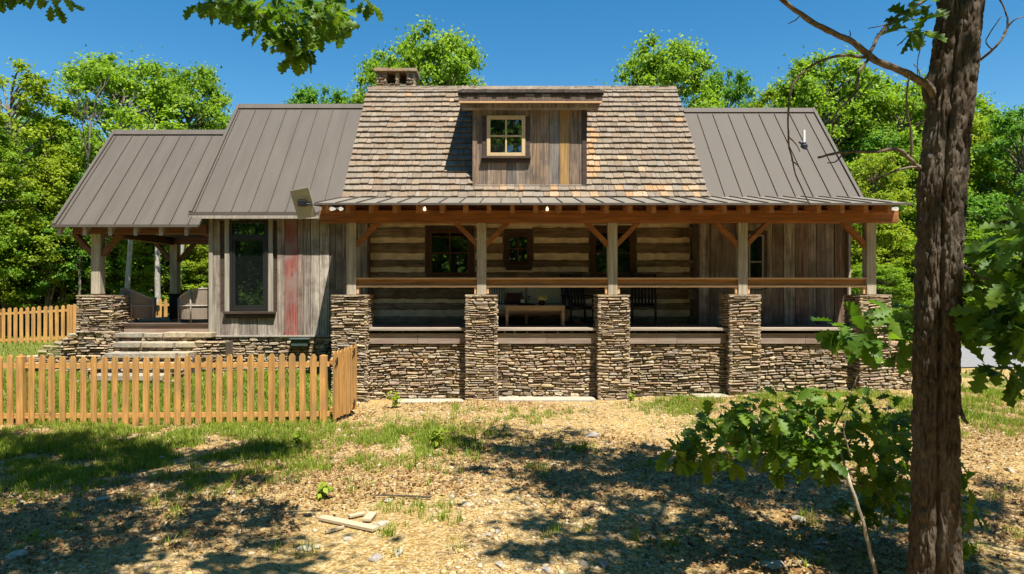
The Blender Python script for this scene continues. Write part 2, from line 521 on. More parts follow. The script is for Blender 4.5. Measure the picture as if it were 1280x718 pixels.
at_g = nd(t, "ShaderNodeAttribute", attribute_name="turf").outputs["Fac"]
gn = nd(t, "ShaderNodeMath", {0: at_g, 1: nd(t, "ShaderNodeMath", {0: N2, 1: .9, 2: -.45}, operation='MULTIPLY_ADD').outputs[0]}, operation='ADD').outputs[0]
gcol = ramp(t, N3, [(.3, (.05, .07, .012)), (.6, (.13, .17, .03))])
c = mixc(t, ramp(t, gn, [(.35, 0.0), (.75, .85)]), c, gcol)
t.links.new(c, b.inputs["Base Color"])
b.inputs["Roughness"].default_value = .95
b.inputs["Specular IOR Level"].default_value = .1
hh = nd(t, "ShaderNodeMath", {0: V1.outputs["Distance"], 1: -1.0, 2: N3}, operation='MULTIPLY_ADD').outputs[0]
bp = nd(t, "ShaderNodeBump", {"Strength": .9, "Distance": .03, "Height": hh})
t.links.new(bp.outputs[0], b.inputs["Normal"])
M['ground'] = m
M['gravel'] = plain("pale_grey_gravel", (.205, .205, .205), .95, var=.35, scale=30, bump=.8)


# ------------------------------------------------------------------ ground
def gz(x, y):
    x = np.asarray(x, dtype=np.float64); y = np.asarray(y, dtype=np.float64)
    z = .17 * sm((x - 1.5) / 6) * sm((y - 8) / 5)
    z = z - .15 * sm((-.6 - x) / 2.6) * sm((15 - y) / 2) * sm((y - 4) / 6)
    z = z + .38 * sm((y - 12.5) / 2.2) * sm((-3.0 - x) / 1.2)
    z = z + .22 * sm((y - 15) / 8) * sm((x + 3) / 2)
    z = z + (fbm(x * .8, y * .8, 3) - .47) * .10 * sm((y - 2) / 3) * (1 - .8 * sm((y - 12.6) / 1.0))
    z = z + (fbm(x * .12, y * .12, 9) - .47) * 1.0 * sm((y - 26) / 20)
    return z


def g(x, y):
    return float(gz(x, y))


def turf(x, y):
    """how grassy the ground is"""
    a = sm((-3.3 - x) / .5) * sm((y - 12.3) / .5)
    n = .5 * fbm(x * 1.1, y * 1.1, 21) + .5 * fbm(x * 2.6, y * 2.6, 23)
    b_ = sm((-1.6 - x) / 2.5) * sm((y - 7.4) / 2.4) * (1 - sm((y - 12.6) / .3)) * sm((n - .37) / .14) * .9
    c_ = np.exp(-(((x + 1.6) / 1.2) ** 2 + ((y - 10.7) / 1.3) ** 2)) * sm((n - .30) / .15)
    d_ = .75 * sm((x - 2) / 2) * sm((y - 9.5) / 2.5) * sm((n - .38) / .15)
    e_ = sm((y - 19) / 3) * .9
    e_ = np.maximum(e_, sm((1 - y) / 3) * .9)
    f_ = .3 * sm((n - .55) / .1) * sm((y - 5) / 3)
    k_ = .35 * np.exp(-((y - 12.6) / .6) ** 2) * sm((n - .45) / .12)
    return np.clip(np.maximum.reduce([a, b_, c_, d_, e_, f_, k_]), 0, 1)


def stretch(lo, hi, step, far, k=1.16):
    a = list(np.arange(lo, hi, step)); s = step; v = a[-1]
    while v < far:
        s *= k; v += s; a.append(v)
    s = step; v = lo; pre = []
    while v > -far:
        s *= k; v -= s; pre.append(v)
    return np.array(pre[::-1] + a)


gx = stretch(-11, 11, .11, 600); gy = stretch(4, 15.5, .09, 600)
X, Y = np.meshgrid(gx, gy); nx, ny = len(gx), len(gy)
V = np.stack([X.ravel(), Y.ravel(), gz(X, Y).ravel()], 1)
i = np.arange(nx - 1)[None, :] + np.arange(ny - 1)[:, None] * nx
F = np.stack([i, i + 1, i + 1 + nx, i + nx], -1).reshape(-1, 4)
me = npmesh("ground", V, F, M['ground'], smooth=True)
at_ = me.attributes.new("turf", 'FLOAT', 'POINT')
at_.data.foreach_set('value', turf(X, Y).ravel().astype(np.float32))
kind(link("ground", me), 'structure')

# gravel drive to the right, behind the trunk
d = MB()
pts = []
for k in range(41):
    x = 9.2 + k * .9
    yc = 19.2 + .9 * math.sin(k * .12) + k * .05
    w = 2.3 * min(1, .35 + k * .12)
    pts.append((x, yc - w + .2 * math.sin(k * 1.7), yc + w + .2 * math.sin(k * 2.3)))
for (xa, a0, a1), (xb, b0, b1) in zip(pts, pts[1:]):
    for q in range(6):
        f0, f1 = q / 6, (q + 1) / 6
        P4 = [(xa, a0 + (a1 - a0) * f0), (xb, b0 + (b1 - b0) * f0), (xb, b0 + (b1 - b0) * f1), (xa, a0 + (a1 - a0) * f1)]
        d.add([(px, py, g(px, py) + .03) for px, py in P4], [(0, 1, 2, 3)])
kind(d.build("gravel_drive", M['gravel']), 'structure')


# ------------------------------------------------------------------ stone masonry
rng = random.Random(7)
def masonry(mb, o, u, n, width, z0, z1, rh=(.045, .10), rw=(.13, .36), depth=.07, topf=None):
    """irregular ledge stones on a vertical plane: o = origin (x,y), u = direction along, n = outward"""
    u = Vector((u[0], u[1], 0)); n = Vector((n[0], n[1], 0)); o = Vector((o[0], o[1], 0))
    ph = rng.uniform(0, 9)
    z = z0
    while z < z1 - .012:
        h = min(rng.uniform(*rh), z1 - z)
        if z1 - z - h < .03: h = z1 - z
        x = -rng.uniform(0, .12)
        while x < width:
            w = rng.uniform(*rw) * (1 if h < .075 else .8)
            xa, xb = max(0, x), min(width, x + w)
            x += w
            if xb - xa < .035: continue
            split = rng.random() < .18 and h > .07
            for (za, zb) in (((z, z + h * .5), (z + h * .5, z + h)) if split else ((z, z + h),)):
                if topf is not None and (za + zb) / 2 > topf((xa + xb) / 2): continue
                wob = (.018 * math.sin(2.1 * xa + ph + 5 * za) + .010 * math.sin(6.3 * xa + 2 * ph)) if z0 + .05 < z < z1 - .15 else 0
                wob2 = (.018 * math.sin(2.1 * xb + ph + 5 * za) + .010 * math.sin(6.3 * xb + 2 * ph)) if z0 + .05 < z < z1 - .15 else 0
                gp = rng.uniform(.004, .012)
                pr = depth * rng.uniform(.45, 1.25)
                hh = (zb - za) / 2; ww = (xb - xa) / 2
                cx = (xa + xb) / 2; cz = (za + zb) / 2 + (wob + wob2) / 2
                sl = (wob2 - wob) / max(.05, xb - xa)
                rings = []
                for (ins, dep) in ((gp, -.02), (gp, pr * .72), (gp + .012, pr)):
                    ring = []
                    a = ww - ins; c = hh - ins
                    if c < .006: c = .006
                    if a < .01: a = .01
                    q = min(a, c) * .55
                    if not rings:
                        jit = [(rng.uniform(-.9, .9) * q, rng.uniform(-.55, .55) * q, rng.uniform(-.016, .012)) for _ in range(8)]
                    for (ex, ez), (jx, jz, jd) in zip(((-a, -c + q), (-a + q * 1.2, -c), (a - q * 1.2, -c), (a, -c + q), (a, c - q), (a - q * 1.2, c), (-a + q * 1.2, c), (-a, c - q)), jit):
                        p = o + u * (cx + ex + jx) + n * (dep + (jd if dep > 0 else 0)); p.z = cz + ez + jz + sl * ex
                        ring.append(p)
                    rings.append(ring)
                vs = rings[0] + rings[1] + rings[2]
                fs = [(k, (k + 1) % 8, 8 + (k + 1) % 8, 8 + k) for k in range(8)] + [(8 + k, 8 + (k + 1) % 8, 16 + (k + 1) % 8, 16 + k) for k in range(8)]
                fs.append(tuple(16 + k for k in range(8)))
                mb.add(vs, fs, 0)
        z += h


def stone_block(mb, x0, x1, y0, y1, z0, z1, sides='flr', d=.05, cap=True, **kw):
    """core with stones on front, left, right, back"""
    mb.box(x0 + d, x1 - d, y0 + d, y1 - d, z0, z1 - .02, 1)
    if 'f' in sides: masonry(mb, (x0, y0 + d), (1, 0), (0, -1), x1 - x0, z0, z1, depth=d, **kw)
    if 'l' in sides: masonry(mb, (x0 + d, y1), (0, -1), (-1, 0), y1 - y0, z0, z1, depth=d, **kw)
    if 'r' in sides: masonry(mb, (x1 - d, y0), (0, 1), (1, 0), y1 - y0, z0, z1, depth=d, **kw)
    if 'b' in sides: masonry(mb, (x1, y1 - d), (-1, 0), (0, 1), x1 - x0, z0, z1, depth=d, **kw)
    if cap:  # flat stones across the top
        nx_ = max(2, int((x1 - x0) / .3)); ny_ = max(1, int((y1 - y0) / .36))
        for a in range(nx_):
            for c in range(ny_):
                xa = x0 + (x1 - x0) * a / nx_; xb = x0 + (x1 - x0) * (a + 1) / nx_
                ya = y0 + (y1 - y0) * c / ny_; yb = y0 + (y1 - y0) * (c + 1) / ny_
                h = rng.uniform(.004, .02)
                mb.box(xa + .006, xb - .006, ya + .006, yb - .006, z1 - .018, z1 + h, 0)


SM = [M['stone'], M['mortar']]

# ------------------------------------------------------------------ the house
house = thing("log_house", "log and barn-board house with metal and shingle roofs and a long stone-pier porch", "house", (0, 16, 0))
DECK = 1.50

# porch piers, posts, beam
PIERS = [(-3.58, -2.81), (-.785, -.10), (1.985, 2.67), (4.73, 5.40), (7.46, 8.13)]
for (a, c) in PIERS:
    p = MB()
    z0 = g((a + c) / 2, 14.3) - .12
    stone_block(p, a, c, 14.2, 14.92, z0, 2.19, rh=(.032, .07), rw=(.12, .40))
    p.build("stone_pier", SM, house)
POSTS = [-3.19, -.44, 2.33, 5.08, 7.79]
for k, x in enumerate(POSTS):
    p = MB(); p.box(x - .1, x + .1, 14.36, 14.56, 2.20, 3.725)
    p.build("porch_post", M['post'], house, .012)
b1 = MB(); b1.box(-3.87, 8.35, 14.34, 14.58, 3.726, 3.99)
b1.build("porch_beam", M['timber'], house, .012)
for k, x in enumerate(POSTS):
    for s in (-1, 1):
        if (k == 0 and s < 0) or (k == 4 and s > 0): continue
        br = MB(); br.beam((x + s * .07, 14.46, 3.24), (x + s * .56, 14.46, 3.745), .10, .14, (0, 1, 0))
        br.build("brace", M['timber'], house, .008)
# rails
for k in range(4):
    xa, xb = POSTS[k] + .102, POSTS[k + 1] - .102
    r = MB(); r.box(xa, xb, 14.43, 14.49, 2.405, 2.525)
    ro = r.build("porch_rail", M['rail'], house, .004)
    c = MB(); c.box(xa, xb, 14.37, 14.53, 2.527, 2.565); c.build("rail_cap", M['rail_cap'], ro, .004)
    c = MB(); c.box(xa, xb, 14.38, 14.52, 2.36, 2.403); c.build("bottom_rail", M['rail_cap'], ro, .004)
    for (e0, e1) in ((xa, xa + .055), (xb - .055, xb)):
        c = MB(); c.box(e0 + .002, e1 - .002, 14.40, 14.50, 2.222, 2.358); c.build("rail_block", M['rail_cap'], ro, .004)

# deck, nosing, skirt, stone infill
dk = MB()
y = 14.60
while y < 16.34:
    dk.box(-3.55, 8.1, y, y + .132, DECK - .035, DECK); y += .138
dk.build("porch_deck", M['deck'], house)
for k in range(4):
    xa, xb = PIERS[k][1] - .02, PIERS[k + 1][0] + .02
    c = MB(); c.box(xa, xb, 14.36, 14.596, DECK - .055, DECK + .002)
    c.build("deck_nosing", M['nosing'], house, .006)
    c = MB(); xs = xa
    c.box(xa, (xa + xb) / 2 - .003, 14.43, 14.47, 1.165, 1.385); c.box((xa + xb) / 2 + .003, xb, 14.432, 14.47, 1.165, 1.385)
    c.build("skirt_board", M['skirt'], house, .003)
    c = MB()
    z0 = g((xa + xb) / 2, 14.3) - .15
    c.box(xa, xb, 14.52, 14.7, z0, 1.14, 1)
    masonry(c, (xa, 14.52), (1, 0), (0, -1), xb - xa, z0, 1.16, (.038, .085), (.11, .32), .06)
    c.build("stone_wall", SM, house)
c = MB()
stone_block(c, 8.0, 8.75, 14.5, 15.2, -.05, 1.15, 'flr'); c.build("stone_wall", SM, house)
for (xa, xb) in ((-2.2, -.82), (-.08, 1.93), (4.0, 4.7)):
    c = MB(); c.box(xa, xb, 14.02, 14.44, -.12, g(xa, 14.1) + .045)
    c.build("footing", M['concrete'], house, .01)

# porch roof
def pz(y): return 4.055 + .185 * (y - 13.72)
pr = MB()
for (xa, xb, x2a, x2b) in ((-3.77, 8.24, -3.72, 8.52),):
    y0, y1 = 13.72, 16.42
    pr.hexa([(xa, y0, pz(y0) - .03), (xb, y0, pz(y0) - .03), (x2b, y1, pz(y1) - .03), (x2a, y1, pz(y1) - .03),
             (xa, y0, pz(y0)), (xb, y0, pz(y0)), (x2b, y1, pz(y1)), (x2a, y1, pz(y1))])
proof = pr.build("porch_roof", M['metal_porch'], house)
sq = MB()
x = -3.77
while x < 8.23:
    sq.beam((x, 13.72, pz(13.72) + .012), (x + .03 + max(0, (x - 4) * .03), 16.4, pz(16.4) + .012), .022, .026)
    x += .415
sq.build("roof_seam", M['metal'], proof)
ev = MB(); ev.box(-3.79, 8.26, 13.69, 13.718, 4.015, 4.062); ev.build("eave_trim", M['metal'], proof, .004)
x = -3.62
k = 0
while x < 8.25:
    rf = MB()
    ya, yb = 13.80, 16.3
    rf.hexa([(x - .045, ya, pz(ya) - .205), (x + .045, ya, pz(ya) - .205), (x + .045, yb, pz(yb) - .205), (x - .045, yb, pz(yb) - .205),
             (x - .045, ya, pz(ya) - .032), (x + .045, ya, pz(ya) - .032), (x + .045, yb, pz(yb) - .032), (x - .045, yb, pz(yb) - .032)])
    rf.build("rafter", M['rafter'], house, .006)
    x += .478
bl = MB(); bl.box(-3.6, 8.2, 14.48, 14.52, 3.992, 4.12); bl.build("blocking_board", M['timber'], house)
# porch lights and flood lights
em, t, b, o = new_mat("warm_bulb")
b.inputs["Emission Color"].default_value = (1, .75, .4, 1); b.inputs["Emission Strength"].default_value = 1.3
for x in (-1.63, .94):
    lm = MB(); lm.lathe([(.012, -.035), (.028, -.02), (.03, 0), (.02, .03), (.012, .05)], (x, 14.28, 4.0), 12)
    lm.build("porch_light", em, house, smooth=True)
lam, t, b, o = new_mat("lit_flood_lamp")
b.inputs["Base Color"].default_value = (.8, .8, .78, 1)
b.inputs["Emission Color"].default_value = (1, .97, .9, 1); b.inputs["Emission Strength"].default_value = .3
for x in (-3.40, 7.97):
    fl = MB()
    fl.box(x - .04, x + .04, 14.12, 14.335, 3.985, 4.02)
    fo = fl.build("floodlight", M['white'], house, .004)
    for s in (-1, 1):
        hd = MB(); hd.tube([(x + s * .08, 14.14, 3.99), (x + s * .09, 14.0, 3.975), (x + s * .095, 13.92, 3.965)], [.022, .036, .042], 14)
        hd.build("lamp_head", lam, fo, smooth=True)

# log wall
LY = 16.36
lg = MB(); z = DECK - .06; k = 0
holes = [(-1.84, -.68, 2.54, 3.82), (.03, .73, 2.80, 3.74), (2.09, 3.21, 2.54, 3.82)]
while z < 4.75:
    h = rng.uniform(.18, .30)
    segs = [(-3.22, 4.52)]
    for (ha, hb, hz0, hz1) in holes:
        if z + h > hz0 and z < hz1:
            ns = []
            for (a, c) in segs:
                if hb <= a or ha >= c: ns.append((a, c)); continue
                if ha > a: ns.append((a, ha))
                if hb < c: ns.append((hb, c))
            segs = ns
    for (a, c) in segs:
        n_ = max(2, int((c - a) / .14))
        xs = [a + (c - a) * q / n_ for q in range(n_ + 1)]
        wa = [rng.uniform(-.014, .010) for _ in xs]; wb = [rng.uniform(-.010, .014) for _ in xs]; wd = [rng.uniform(-.015, .015) for _ in xs]
        vs = []
        for q, xx in enumerate(xs):
            e = (.12 if xx < -3.2 else 0)
            for (yy, zz) in ((LY, z + wa[q]), (LY - .055 + wd[q], z + wa[q] + .03), (LY - .065 + wd[q], z + h / 2), (LY - .055 + wd[q], z + h + wb[q] - .03), (LY, z + h + wb[q]), (LY + .15, z + h), (LY + .15, z)):
                vs.append((xx, yy, zz))
        fs = []
        for q in range(n_):
            for e in range(7):
                e2 = (e + 1) % 7
                fs.append((q * 7 + e, (q + 1) * 7 + e, (q + 1) * 7 + e2, q * 7 + e2))
        fs.append(tuple(range(7))); fs.append(tuple(n_ * 7 + e for e in range(7))[::-1])
        lg.add(vs, fs)
    # notched log ends at both corners
    if k % 2 == 0:
        lg.box(4.44, 4.60, LY - .15, LY + .1, z + .01, z + h - .01)
        lg.box(-3.30, -3.14, LY - .12, LY + .1, z + .01, z + h - .01)
    z += h + rng.uniform(.07, .15); k += 1
lo = lg.build("log_wall", M['log'], house)
ch = MB()
cells = [(-3.22, -1.84), (-1.84, -.68), (-.68, .03), (.03, .73), (.73, 2.09), (2.09, 3.21), (3.21, 4.50)]
for (a, c) in cells:
    hz = [hh for hh in holes if abs(hh[0] - a) < 1e-6]
    if hz:
        ch.box(a, c, LY - .02, LY + .14, DECK - .2, hz[0][2]); ch.box(a, c, LY - .02, LY + .14, hz[0][3], 4.72)
    else:
        ch.box(a, c, LY - .02, LY + .14, DECK - .2, 4.72)
ch.build("chinking", M['chink'], lo)


def window(x0, x1, z0, z1, y, cols, rows, frame, fw=.07, mw=.028, sill=None, casing=None, parent=None, cw=.1, depth=.08, sillmat=None):
    w = MB()
    w.box(x0, x0 + fw, y - depth, y + .02, z0, z1); w.box(x1 - fw, x1, y - depth, y + .02, z0, z1)
    w.box(x0 + fw, x1 - fw, y - depth, y + .02, z1 - fw, z1); w.box(x0 + fw, x1 - fw, y - depth, y + .02, z0, z0 + fw)
    ix0, ix1, iz0, iz1 = x0 + fw, x1 - fw, z0 + fw, z1 - fw
    for c in range(1, cols):
        xx = ix0 + (ix1 - ix0) * c / cols
        w.box(xx - mw / 2, xx + mw / 2, y - depth * .7, y - .005, iz0, iz1)
    rr = rows if isinstance(rows, (list, tuple)) else [r / rows for r in range(1, rows)]
    for r in rr:
        zz = iz0 + (iz1 - iz0) * r
        w.box(ix0, ix1, y - depth * .7 - .002, y - .003, zz - mw / 2, zz + mw / 2)
    wo_ = w.build("window", frame, parent)
    p = MB(); p.box(ix0, ix1, y - .012, y - .006, iz0, iz1); p.build("pane", M['pane'], wo_)
    if casing is not None:
        c = MB()
        c.box(x0 - cw, x0 - .002, y - depth * .8, y, z0, z1); c.box(x1 + .002, x1 + cw, y - depth * .8, y, z0, z1)
        c.box(x0 - cw, x1 + cw, y - depth * .82, y, z1 + .002, z1 + cw)
        c.build("casing", casing, wo_, .004)
    if sill is not None:
        c = MB(); c.box(x0 - sill, x1 + sill, y - depth - .07, y, z0 - .075, z0 - .004)
        c.box(x0 - sill + .02, x1 + sill - .02, y - depth - .01, y, z0 - .15, z0 - .078)
        c.build("sill", sillmat or M['dark_trim'], wo_, .004)
    return wo_


window(-1.76, -.76, 2.64, 3.74, LY + .02, 2, 2, M['sash'], .075, .03, .06, M['dark_trim'], house)
window(.11, .65, 2.92, 3.66, LY + .02, 2, 2, M['sash'], .06, .03, .06, M['dark_trim'], house)
window(2.17, 3.13, 2.64, 3.74, LY + .02, 2, 2, M['sash'], .075, .03, .06, M['dark_trim'], house)


def boards(mb, x0, x1, y, z0, z1, wr=(.14, .27), th=.025, skip=()):
    x = x0
    while x < x1 - .02:
        w = rng.uniform(*wr)
        xb = min(x + w, x1)
        if x1 - xb < .06: xb = x1
        dy = rng.uniform(0, .02)
        cuts = [(z0, z1)]
        for (a, c, q0, q1) in skip:
            if xb > a + .01 and x < c - .01:
                cuts = [(z0, q0), (q1, z1)]
        for (za, zb) in cuts:
            mb.box(x + .006, xb - .004, y - th - dy, y, za, zb)
        x = xb


# left wing
LW = 16.15
zb = 1.23
lw = MB(); lw.box(-6.93, -3.2, LW, LW + .12, zb, 4.1, 1)
wn = (-6.52, -5.48, 1.78, 3.95)
boards(lw, -6.93, -5.155, LW, zb, 4.08, (.17, .29), skip=[(wn[0] - .02, wn[1] + .02, wn[2], wn[3])])
boards(lw, -4.855, -3.19, LW, zb, 4.08, (.13, .26))
lw.box(-3.20, -3.17, LW, LY, zb, 4.3, 0)
lwo = lw.build("board_wall", [M['barn'], M['dark_trim']], house)
rb = MB(); rb.box(-5.15, -4.86, LW - .033, LW - .002, zb, 4.08)
o = rb.build("red_board", M['red_board'], house); o['label'] = "red painted board"
tr = MB(); tr.box(-6.945, -6.85, LW - .06, LW - .028, zb, 4.08); tr.build("corner_board", M['trim_pale'], house, .004)
for xa in (-6.56, -5.53):
    tr = MB(); tr.box(xa - .012, xa + .10, LW - .052, LW - .001, 1.79, 4.0)
    tr.build("window_casing", M['trim_pale'], house, .004)
# tall black window with a short top light
w = MB()
x0, x1, z0, z1 = -6.44, -5.545, 1.80, 3.94
y = LW - .01
for bx in ((x0, x0 + .06, z0, z1), (x1 - .06, x1, z0, z1), (x0 + .06, x1 - .06, z1 - .06, z1), (x0 + .06, x1 - .06, z0, z0 + .07), (x0 + .06, x1 - .06, 3.53, 3.61)):
    w.box(bx[0], bx[1], y - .06, y, bx[2], bx[3])
for bx in ((x0 + .06, x0 + .12, z0 + .07, 3.53), (x1 - .12, x1 - .06, z0 + .07, 3.53), (x0 + .12, x1 - .12, 3.47, 3.53), (x0 + .12, x1 - .12, z0 + .07, z0 + .13)):
    w.box(bx[0], bx[1], y - .045, y, bx[2], bx[3])
wo_ = w.build("window", M['sash_black'], house, .004)
p = MB(); p.box(x0 + .06, x1 - .06, y - .02, y - .012, z0 + .07, z1 - .06); p.build("pane", M['pane'], wo_)
c = MB(); c.box(-6.58, -5.36, y - .13, y + .005, 1.735, 1.795); c.box(-6.54, -5.40, y - .075, y + .005, 1.63, 1.732)
c.build("sill", M['dark_trim'], wo_, .005)
# sill ledge and stone foundation
c = MB(); c.box(-7.0, -3.5, LW - .08, LW + .1, 1.185, 1.228); c.build("water_table", M['trim_pale'], house, .005)
c = MB(); c.box(-6.95, -3.5, LW, LW + .2, .1, 1.15, 1)
masonry(c, (-6.95, LW), (1, 0), (0, -1), 3.5, .1, 1.18, (.055, .11), (.14, .34), .06)
c.build("stone_wall", SM, house)

# right wing wall (brown boards)
RW = 15.82
rw = MB(); rw.box(4.58, 8.06, RW, RW + .12, DECK - .1, 4.36, 1)
boards(rw, 4.58, 8.0, RW, DECK - .02, 4.34, (.16, .30), skip=[(5.70, 6.05, 2.30, 3.60)])
rw.box(4.55, 4.578, RW - .03, LY + .1, DECK - .02, 4.4, 0)
rw.box(8.035, 8.06, RW + .001, 21.4, DECK - 1.2, 4.3, 0)
rw.build("board_wall", [M['barn_brown'], M['dark_trim']], house)
window(5.70, 6.05, 2.32, 3.58, RW - .01, 1, 2, M['trim_pale'], .035, .03, None, M['dark_trim'], house, .09, .06)
tr = MB(); tr.box(7.95, 8.075, RW - .055, RW - .03, DECK, 4.34); tr.build("corner_board", M['barn'], house, .004)
tr = MB(); tr.box(4.57, 4.78, RW - .058, RW - .034, DECK, 4.34); tr.build("corner_board", M['barn'], house, .004)
dp = MB(); dp.box(7.955, 8.0, RW - .10, RW - .058, DECK, 4.3); dp.build("downpipe", M['dark_trim'], house, .006)

# back and side walls close the volume
bw = MB()
boards(bw, -6.9, 8.0, 21.3, .2, 4.0, (.3, .5))
bw.build("board_wall", M['barn_brown'], house)
gb = MB()
gb.add([(-6.93, LW + .15, .2), (-6.93, 21.2, .2), (-6.93, 21.2, 4.1), (-6.93, 18.7, 7.1), (-6.93, LW + .15, 4.1), (-6.90, LW + .15, .2), (-6.90, 21.2, .2), (-6.90, 21.2, 4.1), (-6.90, 18.7, 7.1), (-6.90, LW + .15, 4.1)],
       [(0, 1, 2, 3, 4), (9, 8, 7, 6, 5), (0, 5, 6, 1), (1, 6, 7, 2), (2, 7, 8, 3), (3, 8, 9, 4), (4, 9, 5, 0)])
gb.build("gable_wall", M['barn_brown'], house)


# metal roofs
def metal_roof(x0, x1, ye, ze, yr, zr, seam0, step=.42, back=True, rake_l=True, rake_r=True):
    s = (zr - ze) / (yr - ye)
    nrm = Vector((0, -s, 1)).normalized()
    th = .05
    r = MB()
    dn = nrm * th
    r.hexa([Vector((x0, ye, ze)) - dn, Vector((x1, ye, ze)) - dn, Vector((x1, yr, zr)) - dn, Vector((x0, yr, zr)) - dn,
            (x0, ye, ze), (x1, ye, ze), (x1, yr, zr), (x0, yr, zr)])
    ob = r.build("metal_roof", M['metal'], house)
    if back:
        yb = 2 * yr - ye; dn2 = Vector((0, s, 1)).normalized() * th
        q = MB()
        q.hexa([Vector((x0, yr + .002, zr)) - dn2, Vector((x1, yr + .002, zr)) - dn2, Vector((x1, yb, ze)) - dn2, Vector((x0, yb, ze)) - dn2,
                (x0, yr + .002, zr), (x1, yr + .002, zr), (x1, yb, ze), (x0, yb, ze)])
        q.build("back_slope", M['metal'], ob)
    sm_ = MB()
    x = seam0
    while x < x1 - .05:
        a = Vector((x, ye + .01, ze + .01 * s)) + nrm * .016; b_ = Vector((x, yr - .16, zr - .16 * s)) + nrm * .016
        sm_.beam(a, b_, .017, .030, nrm)
        x += step
    sm_.build("roof_seam", M['metal'], ob)
    tr = MB()
    a = nrm * .012
    for (xx, on) in ((x0 + .03, rake_l), (x1 - .03, rake_r)):
        if on:
            tr.beam(Vector((xx, ye, ze)) + a, Vector((xx, yr, zr)) + a, .075, .07, nrm)
    tr.beam(Vector((x0 - .01, yr - .07, zr - .07 * s + .035)), Vector((x1 + .01, yr - .07, zr - .07 * s + .035)), .20, .03, nrm)
    tr.beam(Vector((x0 - .01, yr + .07, zr - .07 * s + .035)), Vector((x1 + .01, yr + .07, zr - .07 * s + .035)), .20, .03, Vector((0, s, 1)))
    tr.build("ridge_cap", M['metal'], ob)
    return ob, s, nrm


ob, s_, n_ = metal_roof(-7.26, -3.6, 15.8, 4.10, 18.7, 7.36, -7.14, .42, True, True, False)
f = MB(); f.box(-7.26, -3.4, 15.768, 15.84, 3.955, 4.032); f.box(-7.26, -3.4, 15.842, 16.12, 3.985, 4.01)
f.build("fascia", M['trim_pale'], ob)
f = MB(); f.box(-7.27, -3.45, 15.765, 15.798, 4.035, 4.11); f.build("eave_trim", M['metal'], ob)
ob, s_, n_ = metal_roof(4.6, 8.58, 15.95, 7.26 - 1.1 * 2.79, 18.74, 7.26, 4.9, .42, True, False, True)
# vent pipe on the right roof
vp = at(1005, 207, 17.55)
yv = 17.6; zv = 7.26 - 1.1 * (18.74 - yv); xv = (1005 - 628) / 851 * yv
v = MB(); v.lathe([(.10, -.16), (.09, .02), (.055, .06), (.05, .10)], (xv, yv, zv), 14)
vo_ = v.build("vent_flashing", M['black_metal'], house, smooth=False)
v = MB(); v.lathe([(.033, .0), (.033, .42)], (xv, yv, zv), 14); v.build("vent_pipe", M['white'], vo_)
v = MB(); v.lathe([(.035, .0), (.035, .48)], (.37, 19.5, 7.5), 12); v.build("vent_pipe", M['white'], house)

# gazebo wing at the far left: roof, posts, floor
ob, s_, n_ = metal_roof(-10.3, -6.96, 15.6, 3.79, 18.06, 6.50, -10.15, .42, True, True, False)
f = MB(); f.box(-10.31, -6.97, 15.57, 15.60, 3.74, 3.80); f.build("eave_trim", M['metal'], ob)
x = -10.2
while x < -7.0:
    rf = MB()
    ya, yb = 15.66, 18.0
    q = lambda yy: 3.79 + s_ * (yy - 15.6) - .08
    rf.hexa([(x - .045, ya, q(ya) - .23), (x + .045, ya, q(ya) - .23), (x + .045, yb, q(yb) - .23), (x - .045, yb, q(yb) - .23),
             (x - .045, ya, q(ya)), (x + .045, ya, q(ya)), (x + .045, yb, q(yb)), (x - .045, yb, q(yb))])
    rf.build("rafter", M['rafter_pale'], house, .006)
    x += .585
bm = MB(); bm.box(-10.1, -6.96, 15.99, 16.21, 3.62, 3.84); bm.build("porch_beam", M['timber_dark'], house, .01)
bm = MB(); bm.box(-10.1, -6.96, 19.8, 20.02, 3.62, 3.84); bm.build("porch_beam", M['timber_dark'], house, .01)
for xx in (-9.66, -7.1):
    bm = MB(); bm.box(xx - .1, xx + .1, 16.22, 19.79, 3.60, 3.82); bm.build("porch_beam", M['timber_dark'], house, .01)
for (px, py, mt) in ((-9.56, 16.1, M['post']), (-9.56, 19.9, M['post'])):
    p = MB(); p.box(px - .11, px + .11, py - .11, py + .11, 2.2 if py < 18 else DECK, 3.62); p.build("porch_post", mt, house, .012)
    for s in (-1, 1):
        br = MB(); br.beam((px + s * .1, py, 3.12), (px + s * .56, py, 3.64), .11, .14, (0, 1, 0)); br.build("brace", M['timber_dark'], house, .008)
p = MB(); stone_block(p, -9.86, -9.02, 15.72, 16.5, .1, 2.17, rh=(.032, .07), rw=(.12, .40)); p.build("stone_pier", SM, house)
fl = MB(); y = 16.26
while y < 20.1:
    fl.box(-9.9, -6.96, y, y + .135, DECK - .03, DECK); y += .14
fl.build("porch_deck", M['deck'], house)
c = MB(); c.box(-9.0, -6.97, 16.16, 16.256, DECK - .06, DECK + .003); c.build("deck_nosing", M['dark_trim'], house, .006)
c = MB(); c.box(-9.0, -6.97, 16.19, 16.23, 1.2, DECK - .063); c.build("skirt_board", M['skirt'], house)
c = MB(); c.box(-9.9, -6.97, 16.3, 20.0, .1, DECK - .05); c.build("foundation", M['mortar'], house)

